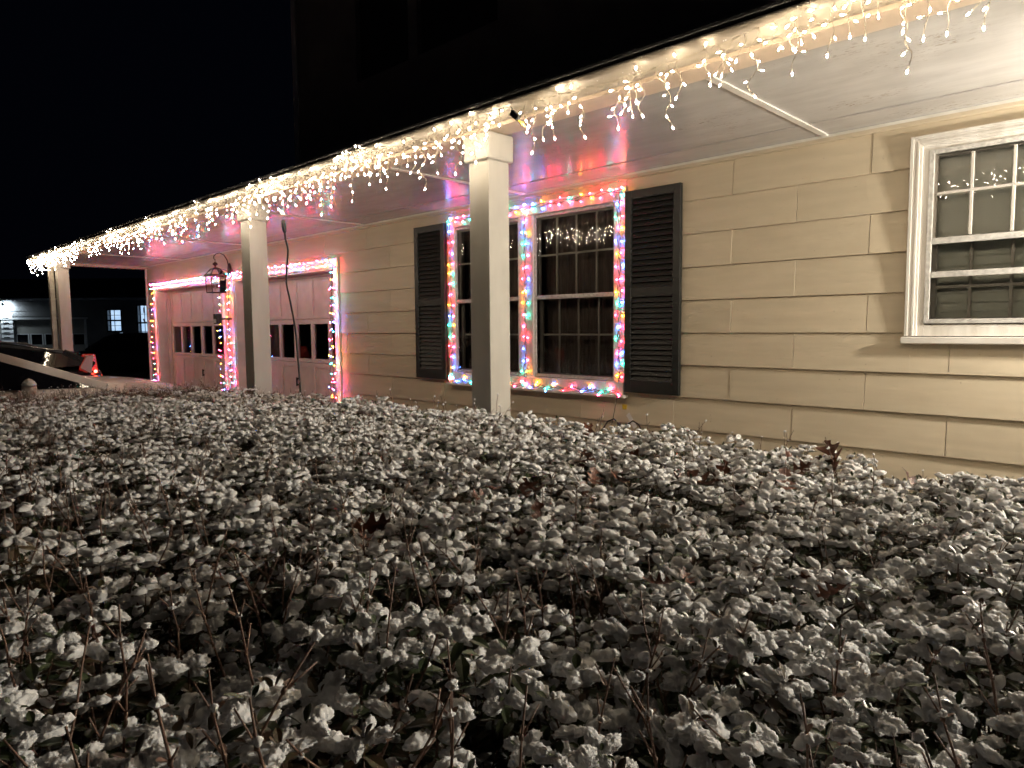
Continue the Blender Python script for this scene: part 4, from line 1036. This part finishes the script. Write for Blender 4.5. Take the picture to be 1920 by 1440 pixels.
def lit_material(nm, c1, c2, st_):
    m = bpy.data.materials.new(nm); m.use_nodes = True; nt = m.node_tree; N_ = nt.nodes; N_.remove(N_["Principled BSDF"])
    e = N_.new("ShaderNodeEmission"); tc = N_.new("ShaderNodeTexCoord"); ns = N_.new("ShaderNodeTexNoise"); ns.inputs["Scale"].default_value = 2.6
    cr = N_.new("ShaderNodeMix"); cr.data_type = 'RGBA'; cr.inputs[6].default_value = (*c1, 1); cr.inputs[7].default_value = (*c2, 1)
    nt.links.new(tc.outputs["Object"], ns.inputs["Vector"]); nt.links.new(ns.outputs[0], cr.inputs[0]); nt.links.new(cr.outputs[2], e.inputs[0]); e.inputs[1].default_value = st_
    nt.links.new(e.outputs[0], N_["Material Output"].inputs[0]); return m
E_ROOM = lit_material('lit_room_blue', (0.20, 0.36, 0.62), (0.55, 0.70, 0.85), 0.85)
for (a, c, z0, z1, nc) in ((206.5, 232, nz(625.5), nz(586.5), 2), (263, 288, nz(643), nz(578.5), 2)):
    wn = link('window', None, nh); x0, x1 = nx(a), nx(c)
    b = MB(); b.add([(x0, .35, z0), (x1, .35, z0), (x1, .35, z1), (x0, .35, z1)], [(0, 1, 2, 3)]); b.build('lit_curtain', E_ROOM, wn)
    b = MB(); frame_boxes(b, x0 - .05, x1 + .05, z0 - .05, z1 + .05, .07, -.045, -.031); b.box(x0, x1, -.02, .02, (z0 + z1) / 2 - .045, (z0 + z1) / 2 + .045); b.build('frame', MPLATE, wn)
    b = MB(); b.box((x0 + x1) / 2 - .015, (x0 + x1) / 2 + .015, -.005, .02, z0, z1)
    for f_ in (.25, .75): b.box(x0, x1, -.004, .02, z0 + (z1 - z0) * f_ - .013, z0 + (z1 - z0) * f_ + .013)
    b.build('muntins', MMUN, wn)
    b = MB(); b.box(x0 - .22, x0 - .06, -.05, -.031, z0 - .15, z1 + .1); b.build('side_trim', MND, wn)
    b = MB(); b.add([(x0, .0, z0), (x1, .0, z0), (x1, .0, z1), (x0, .0, z1)], [(0, 1, 2, 3)]); b.build('pane', MGL, wn)
# red decoration in the second window
b = MB(); zc = nz(592); b.tube([(nx(270), .3, zc + .3), (nx(270), .3, zc)], .05, 6); b.tube([(nx(268), .3, zc - .35), (nx(271), .3, zc - .55)], .04, 6); b.build('ornament', mat('ornament_red', (.3, .03, .05), .5), nh)
# its floodlight: two heads on a plate under the eave, lit
E_FLOOD = emitter('flood_lamp_glow', (0.80, 0.93, 1.0), 430)
fl = empty('flood_light', nb0 + rh * nx(11) - fh * .05 + Vector((0, 0, nz(574))), 'lit twin head floodlight on the neighbour wall above the garage', 'light', None, YAW)
b = MB(); b.box(-.1, .1, -.06, .018, -.07, .07); b.tube([(-.05, -.05, 0), (-.22, -.25, .03)], .015, 6); b.tube([(.05, -.05, 0), (.22, -.25, .03)], .015, 6); b.build('mount', MNT, fl)
for s_ in (-1, 1):
    c = Vector((s_ * .25, -.29, .02)); b = MB(); b.tube([c + Vector((0, -.05, .07)), c + Vector((0, 0, 0)), c + Vector((0, .06, -.06))], [.03, .06, .09], 10, cap=False); b.build('head', MNT, fl, smooth=True)
    b = MB(); b.tube([c + Vector((0, .03, -.03)), c + Vector((0, .055, -.055))], [.05, .075], 10); b.build('lamp', E_FLOOD, fl)
# bush by the neighbour's window
t = empty('bare_shrub', nb0 + rh * nx(292) - fh * 1.2 + Vector((0, 0, GZN)), 'small bare shrub under the neighbour window at the garage corner', 'shrub')
b = MB()
for i in range(26):
    a_ = HR.uniform(0, 6.28); e_ = HR.uniform(.1, .5); b.tube([(0, 0, 0), (math.cos(a_) * e_ * .5, math.sin(a_) * e_ * .5, .8), (math.cos(a_) * e_, math.sin(a_) * e_, HR.uniform(1.3, 1.9))], [.02, .012, .005], 5)
b.build('branches', MTWIG, t)
